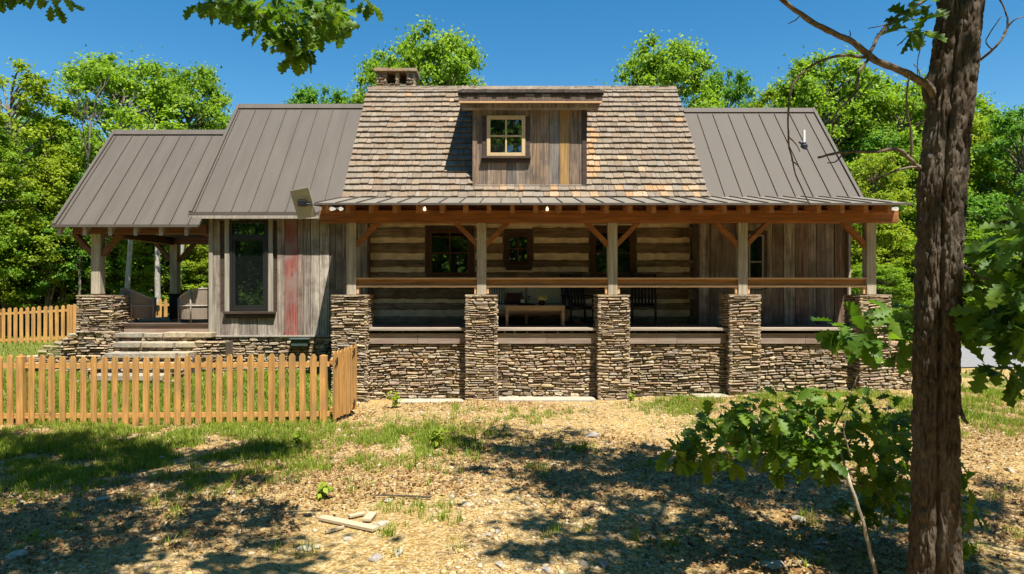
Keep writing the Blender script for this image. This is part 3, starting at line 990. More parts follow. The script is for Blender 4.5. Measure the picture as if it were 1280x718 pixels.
# shingle roof
SHX0, SHX1 = -3.76, 4.85
def shz(y): return 4.52 + 1.127 * (y - 16.0)
sn = Vector((0, -1.127, 1)).normalized(); sd = Vector((0, 1, 1.127)).normalized()
DX0, DX1, DY = -.70, 1.995, 16.26
slope_len = (19.0 - 15.93) / sd.y
ncourse = 20; ex = slope_len / ncourse
sh = MB()
base = Vector((0, 15.93, shz(15.93)))
for r in range(ncourse + 1):
    tlo = r * ex; thi = min(tlo + ex * 1.25, slope_len + .04)
    x = SHX0 - rng.uniform(0, .1)
    while x < SHX1:
        w = rng.choice((.11, .14, .17, .20, .23)) * rng.uniform(.9, 1.15)
        xa, xb = max(x, SHX0 + rng.uniform(-.012, .012)), min(x + w, SHX1 + rng.uniform(-.012, .012))
        x += w
        yy = base.y + (tlo + .5 * ex) * sd.y
        if yy > DY - .02:
            if xa < DX0 < xb: xb = DX0
            if xa < DX1 < xb: xa = DX1
            if DX0 - .01 <= xa and xb <= DX1 + .01: continue
        if xb - xa < .03: continue
        j = rng.uniform(-.014, .014)
        th = rng.uniform(.030, .046)
        lift = rng.uniform(.012, .022) + .018
        a = base + sd * (tlo + j); b_ = base + sd * thi
        vs = []
        for (xx) in (xa + .004, xb - .004):
            jj = sd * rng.uniform(-.004, .004)
            vs.append([Vector((xx, 0, 0)) + a + jj + sn * lift, Vector((xx, 0, 0)) + b_ + sn * .004,
                       Vector((xx, 0, 0)) + b_ + sn * .012, Vector((xx, 0, 0)) + a + jj + sn * (lift + th)])
        L, Rr = vs
        fresh = 1 if (xa >= DX1 - .01 and xa < DX1 + .28 and rng.random() < .75 and 2 < r < 12) else (1 if rng.random() < .015 or (r in (0, 1) and xa > DX0 and rng.random() < .3) else 0)
        sh.add(L + Rr, [(0, 1, 2, 3), (7, 6, 5, 4), (0, 4, 5, 1), (1, 5, 6, 2), (2, 6, 7, 3), (3, 7, 4, 0)], fresh)
# sheathing, back slope, ridge
b0 = base; b1_ = base + sd * slope_len
for (xa, xb, y1_) in ((SHX0 + .02, DX0, None), (DX1, SHX1 - .02, None), (DX0, DX1, DY)):
    e = b1_ if y1_ is None else base + sd * ((y1_ - 15.93) / sd.y)
    dn = sn * .06
    sh.hexa([b0 + Vector((xa, 0, 0)) - dn, b0 + Vector((xb, 0, 0)) - dn, e + Vector((xb, 0, 0)) - dn, e + Vector((xa, 0, 0)) - dn,
             b0 + Vector((xa, 0, 0)), b0 + Vector((xb, 0, 0)), e + Vector((xb, 0, 0)), e + Vector((xa, 0, 0))], 2)
yr, zr = b1_.y, b1_.z
dn = Vector((0, 1.127, 1)).normalized() * .08
sh.hexa([Vector((SHX0, yr + .003, zr)) - dn, Vector((SHX1, yr + .003, zr)) - dn, Vector((SHX1, yr + 3.1, zr - 3.49)) - dn, Vector((SHX0, yr + 3.1, zr - 3.49)) - dn,
         (SHX0, yr + .003, zr + .02), (SHX1, yr + .003, zr + .02), (SHX1, yr + 3.1, zr - 3.49), (SHX0, yr + 3.1, zr - 3.49)], 0)
x = SHX0
while x < SHX1:
    w = rng.uniform(.13, .2)
    sh.beam((x, yr - .05, zr + .01 + rng.uniform(0, .012)), (min(x + w, SHX1) - .004, yr - .05, zr + .012 + rng.uniform(0, .012)), .16, .022, sn)
    x += w
sho = sh.build("shingle_roof", [M['shingle'], M['cedar_fresh'], M['dark_trim']], house)
# gable closures of the log part
gb = MB()
for xx in (-3.3, 4.5):
    gb.add([(xx, 16.5, 3.9), (xx, 21.4, 3.9), (xx, yr, zr - .2), (xx + .03, 16.5, 3.9), (xx + .03, 21.4, 3.9), (xx + .03, yr, zr - .2)],
           [(0, 1, 2), (5, 4, 3), (0, 3, 4, 1), (1, 4, 5, 2), (2, 5, 3, 0)])
gb.build("gable_wall", M['barn_brown'], house)

# dormer
dm = MB()
dzb, dzt = 4.72, 6.70
y = DY
hx = lambda xa, xb, ya, yb, za, zb_: dm.hexa([(xa, ya, za), (xb, ya, za), (xb, yb, za), (xa, yb, za), (xa, ya, zb_), (xb, ya, zb_), (xb, yb, zb_ + .30 * (yb - ya)), (xa, yb, zb_ + .30 * (yb - ya))], 0)
dm.box(DX0 + .02, DX1 - .02, y + .002, y + .08, dzb, dzt, 1)
hx(DX0 + .001, DX0 + .03, y, 18.9, dzb, dzt)
hx(DX1 - .03, DX1 - .001, y, 18.9, dzb, dzt)
skip = [(-.37, .545, 5.42, 6.46)]
xs = [-.70, -.55, -.37, -.13, .10, .33, .545, .72, .90, 1.12, 1.36]
for a, c in zip(xs, xs[1:]):
    for (za, zc) in ([(dzb, dzt)] if c <= -.36 or a >= .54 else [(dzb, 5.42), (6.44, dzt)]):
        dm.box(a + .003, c - .003, y - .028 - rng.uniform(0, .01), y, za, zc, 0)
dm.box(1.363, 1.597, y - .035, y, dzb, dzt, 2)
dm.box(1.603, 1.82, y - .03, y, dzb, dzt, 0); dm.box(1.826, 1.895, y - .028, y, dzb, dzt, 0)
dmo = dm.build("dormer", [M['dormer_board'], M['dark_trim'], M['tan_board']], house)
c = MB(); c.box(1.90, 2.01, y - .06, y + .01, dzb, dzt); c.build("corner_board", M['dark_trim'], dmo, .004)
c = MB(); c.box(DX0 - .012, DX0 + .10, y - .058, y - .0402, dzb, dzt); c.build("corner_board", M['dormer_board'], dmo, .004)
c = MB(); c.box(DX0 - .05, DX1 + .03, y - .10, y - .005, dzb + .02, dzb + .06); c.build("flashing", M['metal'], dmo)
# dormer roof slab with ragged shingle edge
dr = MB()
yf, zf = 15.86, 6.93
sl_ = (7.885 - zf) / (19.05 - yf)
for (x0, x1) in ((-1.04, 2.36),):
    dr.hexa([(x0, yf, zf - .10), (x1, yf, zf - .10), (x1, 19.05, zf - .10 + sl_ * 3.19), (x0, 19.05, zf - .10 + sl_ * 3.19),
             (x0, yf, zf - .03), (x1, yf, zf - .03), (x1, 19.05, zf - .03 + sl_ * 3.19), (x0, 19.05, zf - .03 + sl_ * 3.19)])
for r in range(15):
    x = -1.05
    while x < 2.37:
        w = rng.uniform(.1, .22); xb = min(x + w, 2.38)
        ya = yf - .03 + r * .22 + rng.uniform(-.015, .015); yb = min(ya + .3, 19.06)
        za = zf + sl_ * (ya - yf); zb_ = zf + sl_ * (yb - yf) - .022
        th = rng.uniform(.016, .03)
        dr.hexa([(x + .003, ya, za - .026), (xb - .003, ya, za - .026), (xb - .003, yb, zb_ - .02), (x + .003, yb, zb_ - .02),
                 (x + .003, ya, za + th), (xb - .003, ya, za + th), (xb - .003, yb, zb_), (x + .003, yb, zb_)])
        x += w
M['shingle_dark'] = wood("weathered_dark_shingle", [(.07, .055, .045), (.11, .085, .07), (.05, .042, .036), (.14, .11, .09)], 'y', 30, .9)
dr.build("dormer_roof", M['shingle_dark'], dmo)
f = MB(); f.box(-1.02, 2.33, yf + .012, yf + .045, 6.705, 6.84); f.build("fascia", M['barn_brown'], dmo, .003)
f = MB(); f.box(-1.02, 2.33, yf + .002, yf + .05, 6.66, 6.70); f.build("fascia_batten", M['rail_cap'], dmo, .003)
f = MB(); f.box(-1.0, 2.31, yf + .06, DY - .06, 6.69, 6.72); f.box(-.96, 2.27, yf + .16, DY - .03, 6.58, 6.685); f.build("soffit_beam", M['barn_brown'], dmo, .003)
w = MB()
x0, x1, z0, z1 = -.372, .545, 5.48, 6.45
yy = DY - .028
for bx in ((x0, x0 + .085, z0, z1), (x1 - .085, x1, z0, z1), (x0 + .085, x1 - .085, z1 - .09, z1), (x0 + .085, x1 - .085, z0, z0 + .085)):
    w.box(bx[0], bx[1], yy - .05, yy + .03, bx[2], bx[3])
w.box((x0 + x1) / 2 - .02, (x0 + x1) / 2 + .02, yy - .04, yy + .02, z0 + .085, z1 - .09)
w.box(x0 + .085, x1 - .085, yy - .042, yy + .018, (z0 + z1) / 2 - .02, (z0 + z1) / 2 + .02)
w.build("window", M['sash_cream'], dmo, .005)
p = MB(); p.box(x0 + .085, x1 - .085, yy - .008, yy - .002, z0 + .085, z1 - .09); p.build("pane", M['pane'], dmo)
c = MB(); c.box(x0 - .13, x1 + .13, yy - .12, yy, z0 - .06, z0 - .004); c.box(x0 - .12, x1 + .12, yy - .05, yy, z0 - .15, z0 - .062)
c.build("sill", M['dark_trim'], dmo, .004)
c = MB(); c.box(x0 - .11, x0 - .003, yy - .026, yy, z0, z1 - .02); c.box(x1 + .003, x1 + .11, yy - .026, yy, z0, z1 - .02)
c.build("casing", M['dark_trim'], dmo, .003)

# chimney with two flue openings
cm = MB()
cx0, cx1, cy0, cy1 = -3.52, -2.43, 18.98, 19.7
stone_block(cm, cx0, cx1, cy0, cy1, 7.3, 8.06, 'flrb', .05, False)
for (a, c) in ((cx0, cx0 + .29), (-2.99, -2.88), (cx1 - .25, cx1)):
    stone_block(cm, a, c, cy0 + .01, cy1 - .01, 8.06, 8.38, 'flrb', .04, False, rw=(.1, .25))
cm.box(cx0 + .1, cx1 - .1, cy0 + .35, cy1 - .12, 8.06, 8.38, 1)
x = cx0 - .05
while x < cx1:
    w = rng.uniform(.3, .5); xb = min(x + w, cx1 + .05)
    cm.box(x + .004, xb - .004, cy0 - .06, cy1 + .06, 8.385, 8.45 + rng.uniform(0, .025), 0); x += w
cm.build("chimney", SM, house)

# ------------------------------------------------------------------ steps and retaining wall
st = thing("stone_steps", "flagstone steps climbing from the lawn to the covered patio", "steps", (-8.1, 15, .3))
sr = random.Random(3)
for k in range(5):
    z1 = 1.30 - .2 * k; y0 = 15.86 - .38 * k; y1 = y0 + .42 if k else 16.18
    s1 = MB(); x = -9.0 + .05 * k + sr.uniform(-.1, .1); xe = -6.85 - .1 * k
    while x < xe:
        w = sr.uniform(.45, .85); xb = min(x + w, xe + .1)
        jz = sr.uniform(-.012, .012); jy = sr.uniform(-.05, .03)
        n_ = 7
        top = []
        for (ax, ay) in ((x + .02, y0 + jy), ((x + xb) / 2, y0 + jy - .03), (xb - .02, y0 + jy + sr.uniform(-.03, .03)), (xb - .01, y1), (x + .01, y1)):
            top.append((ax, ay))
        vs = [(a, c_, z1 - .11) for a, c_ in top] + [(a, c_, z1 + jz) for a, c_ in top]
        s1.add(vs, [(0, 4, 3, 2, 1), (5, 6, 7, 8, 9)] + [(e, (e + 1) % 5, 5 + (e + 1) % 5, 5 + e) for e in range(5)])
        x += w
    s1.build("tread", M['slab'], st, .012)
    s2 = MB(); masonry(s2, (-9.0, y0 + .07), (1, 0), (0, -1), 2.1, z1 - .24, z1 - .10, (.05, .08), (.12, .3), .05)
    s2.box(-9.0, -6.9, y0 + .07, y1 + .05, z1 - .5, z1 - .11, 1)
    s2.build("riser", SM, st)
rt = MB()
top = lambda xx: 1.32 - .30 * max(0, (1.0 - xx) // .34) * 1.0
rt.box(-10.9, -8.95, 15.66, 15.9, 0, .75, 1)
rt.box(-10.15, -8.95, 15.66, 15.9, .7, 1.18, 1)
masonry(rt, (-10.95, 15.66), (1, 0), (0, -1), 2.05, .0, 1.36, (.05, .1), (.14, .36), .08,
        topf=lambda xx: .80 + .56 * min(1, max(0, (xx // .22) * .22 / 1.1)))
o = rt.build("retaining_wall", SM); tag(o, "low stepped dry-stone retaining wall left of the patio steps", "stone wall")
rt = MB()
rt.box(-6.95, -6.35, 15.55, 16.05, .1, 1.1, 1)
masonry(rt, (-7.0, 15.55), (1, 0), (0, -1), .7, .0, 1.14, (.05, .1), (.14, .3), .06)
masonry(rt, (-7.0, 16.05), (0, -1), (-1, 0), .5, .0, 1.14, (.05, .1), (.14, .3), .06)
o = rt.build("retaining_wall", SM); tag(o, "short dry-stone wall between the patio steps and the board wall", "stone wall")


# ------------------------------------------------------------------ fences
def picket(mb, c, u, z0, z1, w=.11, th=.022):
    """pointed picket: c centre (x,y), u along the fence"""
    u = Vector((u[0], u[1], 0)).normalized(); n = Vector((-u.y, u.x, 0)); c = Vector((c[0], c[1], 0))
    out = [(-w / 2, z0), (w / 2, z0), (w / 2, z1 - .055), (w / 4.6, z1), (-w / 4.6, z1), (-w / 2, z1 - .055)]
    le = fr.gauss(0, .006); ln = fr.gauss(0, .006); q0 = lambda q: (q - z0) / (z1 - z0)
    vs = [c + u * (a + le * q0(q)) + Vector((0, 0, q)) - n * (th / 2 - ln * q0(q)) for a, q in out] + [c + u * (a + le * q0(q)) + Vector((0, 0, q)) + n * (th / 2 + ln * q0(q)) for a, q in out]
    mb.add(vs, [(0, 1, 2, 3, 4, 5), (11, 10, 9, 8, 7, 6)] + [(e, 6 + e, 6 + (e + 1) % 6, (e + 1) % 6) for e in range(6)])


def fence(name, label, a, b_, n, ztop, zbot, pw, postat, cat="fence", rails=(.16, .86), postw=.13, pickmat=None):
    a = Vector(a); b_ = Vector(b_); u = (b_ - a).normalized(); L = (b_ - a).length
    root = thing(name, label, cat, (a.x, a.y, zbot(0)))
    nv = Vector((-u.y, u.x))
    if nv.y < 0: nv = -nv
    for k in range(n):
        f = (k + .5) / n
        c = a.lerp(b_, f)
        p = MB(); picket(p, c, u, zbot(f) + fr.uniform(-.02, .02), ztop(f) + fr.uniform(-.014, .014), pw * fr.uniform(.94, 1.06))
        p.build("picket", M['fence'], root, .003)
    for h in rails:
        r = MB()
        K = max(1, int(L / 2))
        for q in range(K):
            f0, f1 = q / K, (q + 1) / K
            c0 = a.lerp(b_, f0) + nv * .04; c1 = a.lerp(b_, f1) + nv * .04
            zz = lambda f: zbot(f) + (ztop(f) - zbot(f)) * h
            r.beam((c0.x, c0.y, zz(f0)), (c1.x, c1.y, zz(f1)), .042, .085)
        r.build("rail", M['fence_x'], root)
    for f in postat:
        c = a.lerp(b_, f) - nv * .03
        p = MB()
        w = postw / 2
        z0, z1 = zbot(f) - .1, ztop(f) - .02
        p.box(c.x - w, c.x + w, c.y - .015, c.y + .10, z0, z1)
        p.build("fence_post", M['fence'], root, .008)
    return root


fr = random.Random(11)
fa, fb = (-10.2, 12.4), (-3.16, 12.4)
fence("picket_fence", "long golden picket fence across the lawn in front of the left wing", fa, fb, 37,
      lambda f: 1.10 + .03 * f + .02 * math.sin(f * 9), lambda f: -.21 + .05 * f, .112, [7.5 / 37, .986], postw=.125)
gate = fence("picket_gate", "short golden picket gate panel running back to the first stone pier", (-3.10, 12.45), (-2.86, 13.35), 7,
             lambda f: 1.17 + .09 * f, lambda f: -.08 + .06 * f, .10, [], "gate")
for (f, z) in ((.15, 1.0), (.88, 1.12), (.88, .12)):
    c = Vector((-3.10, 12.45)).lerp(Vector((-2.86, 13.35)), f)
    h = MB(); h.box(c.x + .012, c.x + .022, c.y - .05, c.y + .05, z - .06, z + .06); h.box(c.x + .0122, c.x + .024, c.y - .16, c.y - .045, z - .012, z + .018)
    h.build("hinge", M['black_metal'], gate)
fence("picket_fence", "distant golden picket fence along the woods behind the patio", (-21.5, 23.6), (-10.9, 25.6), 56,
      lambda f: 2.35 - .95 + .62 * f * 1.0, lambda f: 2.35 - 2.2 + .32 * f, .12, [.13, .33, .55, .78], postw=.14)

# ------------------------------------------------------------------ porch furniture
sf = thing("porch_sofa", "wooden porch sofa with cream cushions against the log wall", "sofa", (.55, 15.95, DECK))
f = MB(); f.box(-.35, 1.46, 15.62, 16.2, DECK + .24, DECK + .32); f.box(-.35, 1.46, 16.17, 16.22, DECK + .32, DECK + .80)
f.build("frame", M['teak'], sf, .006)
for (xx, yy_) in ((-.31, 15.66), (1.42, 15.66), (.55, 15.66), (-.31, 16.17), (1.42, 16.17)):
    f = MB(); f.box(xx - .032, xx + .032, yy_ - .032, yy_ + .032, DECK, DECK + .238); f.build("leg", M['teak'], sf, .005)
for xx in (-.375, 1.49):
    f = MB(); f.box(xx - .03, xx + .03, 15.62, 16.2, DECK + .52, DECK + .56); f.box(xx - .025, xx + .025, 15.63, 15.69, DECK, DECK + .518)
    f.build("armrest", M['teak'], sf, .005)
for k in range(2):
    a = -.34 + .9 * k
    f = MB(); f.box(a + .005, a + .895, 15.6, 16.08, DECK + .325, DECK + .46); f.build("seat_cushion", M['sofa_fabric'], sf, .04)
    f = MB(); f.beam((a + .45, 16.09, DECK + .462), (a + .45, 16.14, DECK + .87), .88, .14, (0, 1, 0)); f.build("back_cushion", M['sofa_fabric'], sf, .045)


def pillow(name, label, c, w, h, th, mat, tilt=-.2, rz=0):
    bm_ = bmesh.new(); bmesh.ops.create_cube(bm_, size=1)
    bmesh.ops.subdivide_edges(bm_, edges=bm_.edges[:], cuts=5, use_grid_fill=True)
    for v in bm_.verts:
        x, y, z = v.co * 2
        e = (1 - x ** 4) * (1 - z ** 4)
        v.co = Vector((x * w / 2 * (1 - .06 * (1 - abs(z)) ** 1), y * th / 2 * (.12 + .88 * max(0, e) ** .6), z * h / 2 * (1 - .06 * (1 - abs(x)))))
    me = bpy.data.meshes.new(name); bm_.to_mesh(me); bm_.free()
    me.materials.append(mat)
    for p in me.polygons: p.use_smooth = True
    o = link(name, me); o.location = c; o.rotation_euler = (tilt, 0, rz)
    return tag(o, label, "cushion")


pillow("pillow", "cream pillow with dark stripes at the left end of the sofa", (-.16, 15.93, DECK + .66), .42, .42, .16, M['stripe'], -.25, .1)
pillow("pillow", "small dark maroon pillow beside the striped pillow on the sofa", (.27, 15.92, DECK + .60), .36, .28, .13, M['maroon'], -.3, -.1)

tb = thing("coffee_table", "light wooden coffee table in front of the cream sofa", "table", (.72, 15.2, DECK))
f = MB(); f.box(.06, 1.38, 14.95, 15.45, DECK + .415, DECK + .46); f.build("tabletop", M['teak'], tb, .006)
f = MB(); f.box(.12, 1.32, 15.0, 15.03, DECK + .34, DECK + .413); f.box(.12, 1.32, 15.37, 15.40, DECK + .34, DECK + .413); f.build("apron", M['teak'], tb)
for xx in (.10, 1.34):
    for yy_ in (14.99, 15.41):
        f = MB(); f.box(xx - .03, xx + .03, yy_ - .03, yy_ + .03, DECK, DECK + .414); f.build("leg", M['teak'], tb, .004)
T = DECK + .46
tr = thing("serving_tray", "low dark tray on the coffee table", "tray", (.53, 15.2, T))
f = MB(); f.box(.36, .72, 15.08, 15.32, T, T + .012); f.build("base", M['dark_wood'], tr)
f = MB()
for bx in ((.36, .72, 15.08, 15.09), (.36, .72, 15.31, 15.32), (.36, .37, 15.092, 15.308), (.71, .72, 15.092, 15.308)): f.box(bx[0], bx[1], bx[2], bx[3], T + .0125, T + .035)
f.build("rim", M['dark_wood'], tr)
wb = thing("wine_bottle", "dark wine bottle with a pale paper label on the tray", "bottle", (.44, 15.2, T + .012))
f = MB(); f.lathe([(.034, .012), (.037, .02), (.037, .19), (.03, .225), (.014, .25), (.013, .30), (.015, .31), (.013, .32)], (.44, 15.2, T), 16); f.build("glass_body", M['bottle'], wb, smooth=True)
f = MB(); f.lathe([(.0376, .05), (.0376, .13)], (.44, 15.2, T), 16); f.build("label", M['paper'], wb, smooth=True)
wg = thing("wine_glass", "clear stemmed wine glass beside the bottle on the tray", "glass", (.6, 15.2, T + .012))
gl, t, b, o = new_mat("clear_glass"); b.inputs["Transmission Weight"].default_value = 1; b.inputs["Roughness"].default_value = .02
f = MB(); f.lathe([(.033, .013), (.005, .02), (.004, .10), (.03, .13), (.038, .17), (.032, .21), (.030, .21), (.036, .17), (.028, .133), (.002, .108)], (.6, 15.2, T), 16); f.build("bowl", gl, wg, smooth=True)
vs_ = thing("flower_vase", "low dark vase holding pale yellow flowers on the coffee table", "flowers", (.88, 15.2, T))
f = MB(); f.lathe([(.05, .0), (.075, .05), (.07, .09), (.05, .11)], (.88, 15.2, T), 16); f.build("vase", M['dark_wood'], vs_, smooth=True)
r_ = np.random.default_rng(5)
n = 420
dirs = r_.normal(size=(n, 3)); dirs[:, 2] = np.abs(dirs[:, 2]) * .8 + .1; dirs /= np.linalg.norm(dirs, axis=1)[:, None]
C = np.array([.88, 15.2, T + .12]) + dirs * r_.uniform(.07, .155, (n, 1))
def quads(C, Nn, size, r, aspect=.65, fold=.25):
    """rhombic leaf quads at C facing Nn"""
    n = len(C)
    t_ = r.normal(size=(n, 3)); t_ -= (t_ * Nn).sum(1)[:, None] * Nn; t_ /= np.linalg.norm(t_, axis=1)[:, None] + 1e-9
    b_ = np.cross(Nn, t_)
    s = size[:, None] if hasattr(size, 'shape') else size
    V = np.stack([C - t_ * s * .5, C + b_ * s * .5 * aspect + Nn * s * fold * .3, C + t_ * s * .5 - Nn * s * .12, C - b_ * s * .5 * aspect + Nn * s * fold * .3], 1).reshape(-1, 3)
    F = np.arange(4 * n).reshape(n, 4)
    return V, F
V, F = quads(C, dirs, r_.uniform(.035, .06, n), r_, .9)
me = npmesh("blossoms", V, F, M['flower']); link("blossoms", me, vs_)

# rocking chairs
def make_rocker(label):
    root = thing("rocking_chair", label, "rocking chair", (0, 0, 0), "rocking chairs on the porch")
    mt = M['dark_wood']
    s = MB()
    for k in range(7):
        s.box(-.26, .26, -.28 + k * .075, -.28 + k * .075 + .066, .415, .44)
    s.box(-.25, -.21, -.28, .24, .37, .413); s.box(.21, .25, -.28, .24, .37, .413)
    s.build("seat", mt, root, .004)
    bk = MB()
    for k in range(6):
        x = -.19 + k * .076
        bk.beam((x, .25, .47), (x, .44, 1.10), .05, .014, (0, 1, 0))
    bk.beam((-.25, .44, 1.13), (.25, .44, 1.13), .03, .10); bk.beam((-.25, .25, .46), (.25, .25, .46), .03, .06)
    bk.build("backrest", mt, root, .004)
    for sx in (-1, 1):
        p = MB(); p.tube([(sx * .26, .20, .09), (sx * .26, .24, .45), (sx * .26, .455, 1.18)], .023, 8); p.build("back_post", mt, root, smooth=True)
        p = MB(); p.tube([(sx * .26, -.27, .085), (sx * .26, -.27, .66)], .023, 8); p.build("front_leg", mt, root, smooth=True)
        p = MB(); p.box(sx * .26 - .05, sx * .26 + .05, -.34, .30, .662, .686); p.build("armrest", mt, root, .006)
        p = MB()
        pts = []
        for k in range(13):
            a = -.55 + k * 1.1 / 12
            pts.append((sx * .26, a * .85, .055 + .32 * a * a * .5))
        for q0, q1 in zip(pts, pts[1:]):
            p.beam(q0, q1, .035, .06)
        p.build("rocker", mt, root)
    return root
rk = make_rocker("dark slatted rocking chair at the right end of the sofa")
rk.location = (1.72, 15.55, DECK); rk.rotation_euler = (0, 0, .25)
dup(rk, (3.22, 15.5, DECK), -.2, "dark slatted rocking chair right of the third stone pier", "rocking chairs on the porch")

# wicker chairs and cabinet on the patio
def make_wicker(label, flip):
    root = thing("wicker_chair", label, "wicker chair", (0, 0, 0), "wicker chairs on the patio")
    sh_ = MB()
    n_ = 18
    for th in (0, .045):
        pass
    ring = []
    for k in range(n_ + 1):
        a = math.pi * (-.12 + 1.24 * k / n_)
        rx, ry = .46, .42
        top = .58 + .24 * math.sin(max(0, min(math.pi, a)))
        ring.append((math.cos(a), math.sin(a), top))
    vs, fs = [], []
    for (c, s, tp) in ring:
        vs += [(c * .46, s * .42, .10), (c * .49, s * .45, tp), (c * .45, s * .41, tp), (c * .42, s * .38, .10)]
    for k in range(n_):
        for e in range(4):
            fs.append((k * 4 + e, k * 4 + (e + 1) % 4, (k + 1) * 4 + (e + 1) % 4, (k + 1) * 4 + e))
    fs += [(0, 3, 2, 1), tuple(n_ * 4 + e for e in range(4))]
    sh_.add(vs, fs); sh_.build("woven_shell", M['wicker'], root)
    fm = MB()
    fm.tube([(c * .48, s * .44, tp + .012) for (c, s, tp) in ring], .022, 8)
    fm.tube([(c * .485, s * .44, .42) for (c, s, tp) in ring], .014, 6)
    fm.build("rim", M['trim_pale'], root, smooth=True)
    for k in (1, 6, 12, 17):
        c, s, tp = ring[k]
        p = MB(); p.tube([(c * .485, s * .445, 0), (c * .50, s * .46, tp)], .02, 8); p.build("upright", M['trim_pale'], root, smooth=True)
    p = MB(); p.box(-.36, .36, -.30, .30, .26, .42); p.build("seat_cushion", M['sofa_fabric'], root, .04)
    return root
wk = make_wicker("curved woven wicker chair beside the patio stone pier", False)
wk.location = (-8.98, 16.95, DECK); wk.rotation_euler = (0, 0, R(140))
dup(wk, (-7.42, 16.75, DECK), R(215), "curved woven wicker chair beside the grey board wall, right of the cabinet", "wicker chairs on the patio")
cb = thing("storage_cabinet", "dark box-shaped cabinet standing between the two wicker chairs", "cabinet", (-8.35, 18, DECK))
f = MB(); f.box(-8.62, -8.12, 17.6, 18.0, DECK + .06, DECK + .66); f.build("body", M['black_metal'], cb, .01)
f = MB(); f.box(-8.66, -8.08, 17.56, 18.04, DECK + .662, DECK + .70); f.build("top_panel", M['black_metal'], cb, .008)
f = MB(); f.box(-8.60, -8.375, 17.585, 17.598, DECK + .08, DECK + .64); f.box(-8.365, -8.14, 17.585, 17.598, DECK + .08, DECK + .64); f.build("door", M['black_metal'], cb)
for xx in (-8.58, -8.16):
    f = MB(); f.box(xx - .02, xx + .02, 17.62, 17.98, DECK, DECK + .058); f.build("foot", M['black_metal'], cb)

# hose box at the foot of the left wing
hb = thing("utility_box", "dull green lidded utility box on the stone foundation of the left wing", "utility box", (-4.75, 15.95, 1.0))
f = MB(); f.box(-4.95, -4.56, 15.92, 16.07, .98, 1.13); f.build("body", M['green_box'], hb, .012)
f = MB(); f.box(-4.99, -4.52, 15.88, 16.075, 1.132, 1.17); f.build("lid", M['green_box'], hb, .012)

# flat antenna panel on the porch roof corner
an = thing("antenna_panel", "square flat antenna panel seen from behind, on an arm at the porch roof corner", "antenna", (-3.75, 13.9, 4.05))
cen = at(379.5, 255, 13.75)
a_ = MB()
rot = Matrix.Rotation(R(-9), 3, 'Y')
def rp(x, y, z): return cen + rot @ Vector((x, y, z))
a_.hexa([rp(-.19, .10, -.28), rp(.19, .04, -.28), rp(.19, .08, -.28), rp(-.19, .14, -.28), rp(-.2, -.0, .0), rp(.2, -.05, .0), rp(.2, -.01, .0), rp(-.2, .04, .0)])
a_.hexa([rp(-.2, -.0, .002), rp(.2, -.05, .002), rp(.2, -.01, .002), rp(-.2, .04, .002), rp(-.2, -.14, .28), rp(.2, -.2, .28), rp(.2, -.16, .28), rp(-.2, -.10, .28)])
M['panel'] = plain("pale_grey_panel", (.42, .40, .34), .5, var=.1)
a_.build("panel", M['panel'], an, .008)
a_ = MB(); a_.box(cen.x - .09, cen.x + .08, cen.y - .12, cen.y - .035, cen.z - .06, cen.z + .06); a_.build("bracket", M['black_metal'], an, .01)
a_ = MB(); a_.tube([cen + Vector((0, -.09, 0)), cen + Vector((.14, -.06, -.02)), Vector((-3.75, 13.82, 4.03)), Vector((-3.62, 13.9, 4.01))], .02, 8); a_.build("arm", M['black_metal'], an, smooth=True)


# ------------------------------------------------------------------ trees
def crown_mesh(name, clumps, per, size, mat, seed, up=.55):
    r = np.random.default_rng(seed)
    Cs, Ns = [], []
    for (cx, cy, cz, rr) in clumps:
        n = int(per * (rr / .8) ** 1.6)
        d = r.normal(size=(n, 3)); d /= np.linalg.norm(d, axis=1)[:, None]
        rad = rr * np.abs(r.normal(size=n)) * .62
        sq = np.array([1.1, 1.1, .62])
        Cs.append(np.array([cx, cy, cz]) + d * rad[:, None] * sq + r.normal(size=(n, 3)) * .07)
        nn = d * .6 + r.normal(size=(n, 3)) * .5; nn[:, 2] += up
        Ns.append(nn / np.linalg.norm(nn, axis=1)[:, None])
    C = np.concatenate(Cs); Nn = np.concatenate(Ns)
    V, F = quads(C, Nn, r.uniform(size * .65, size * 1.3, len(C)), r, .62, .4)
    return npmesh(name, V, F, mat)


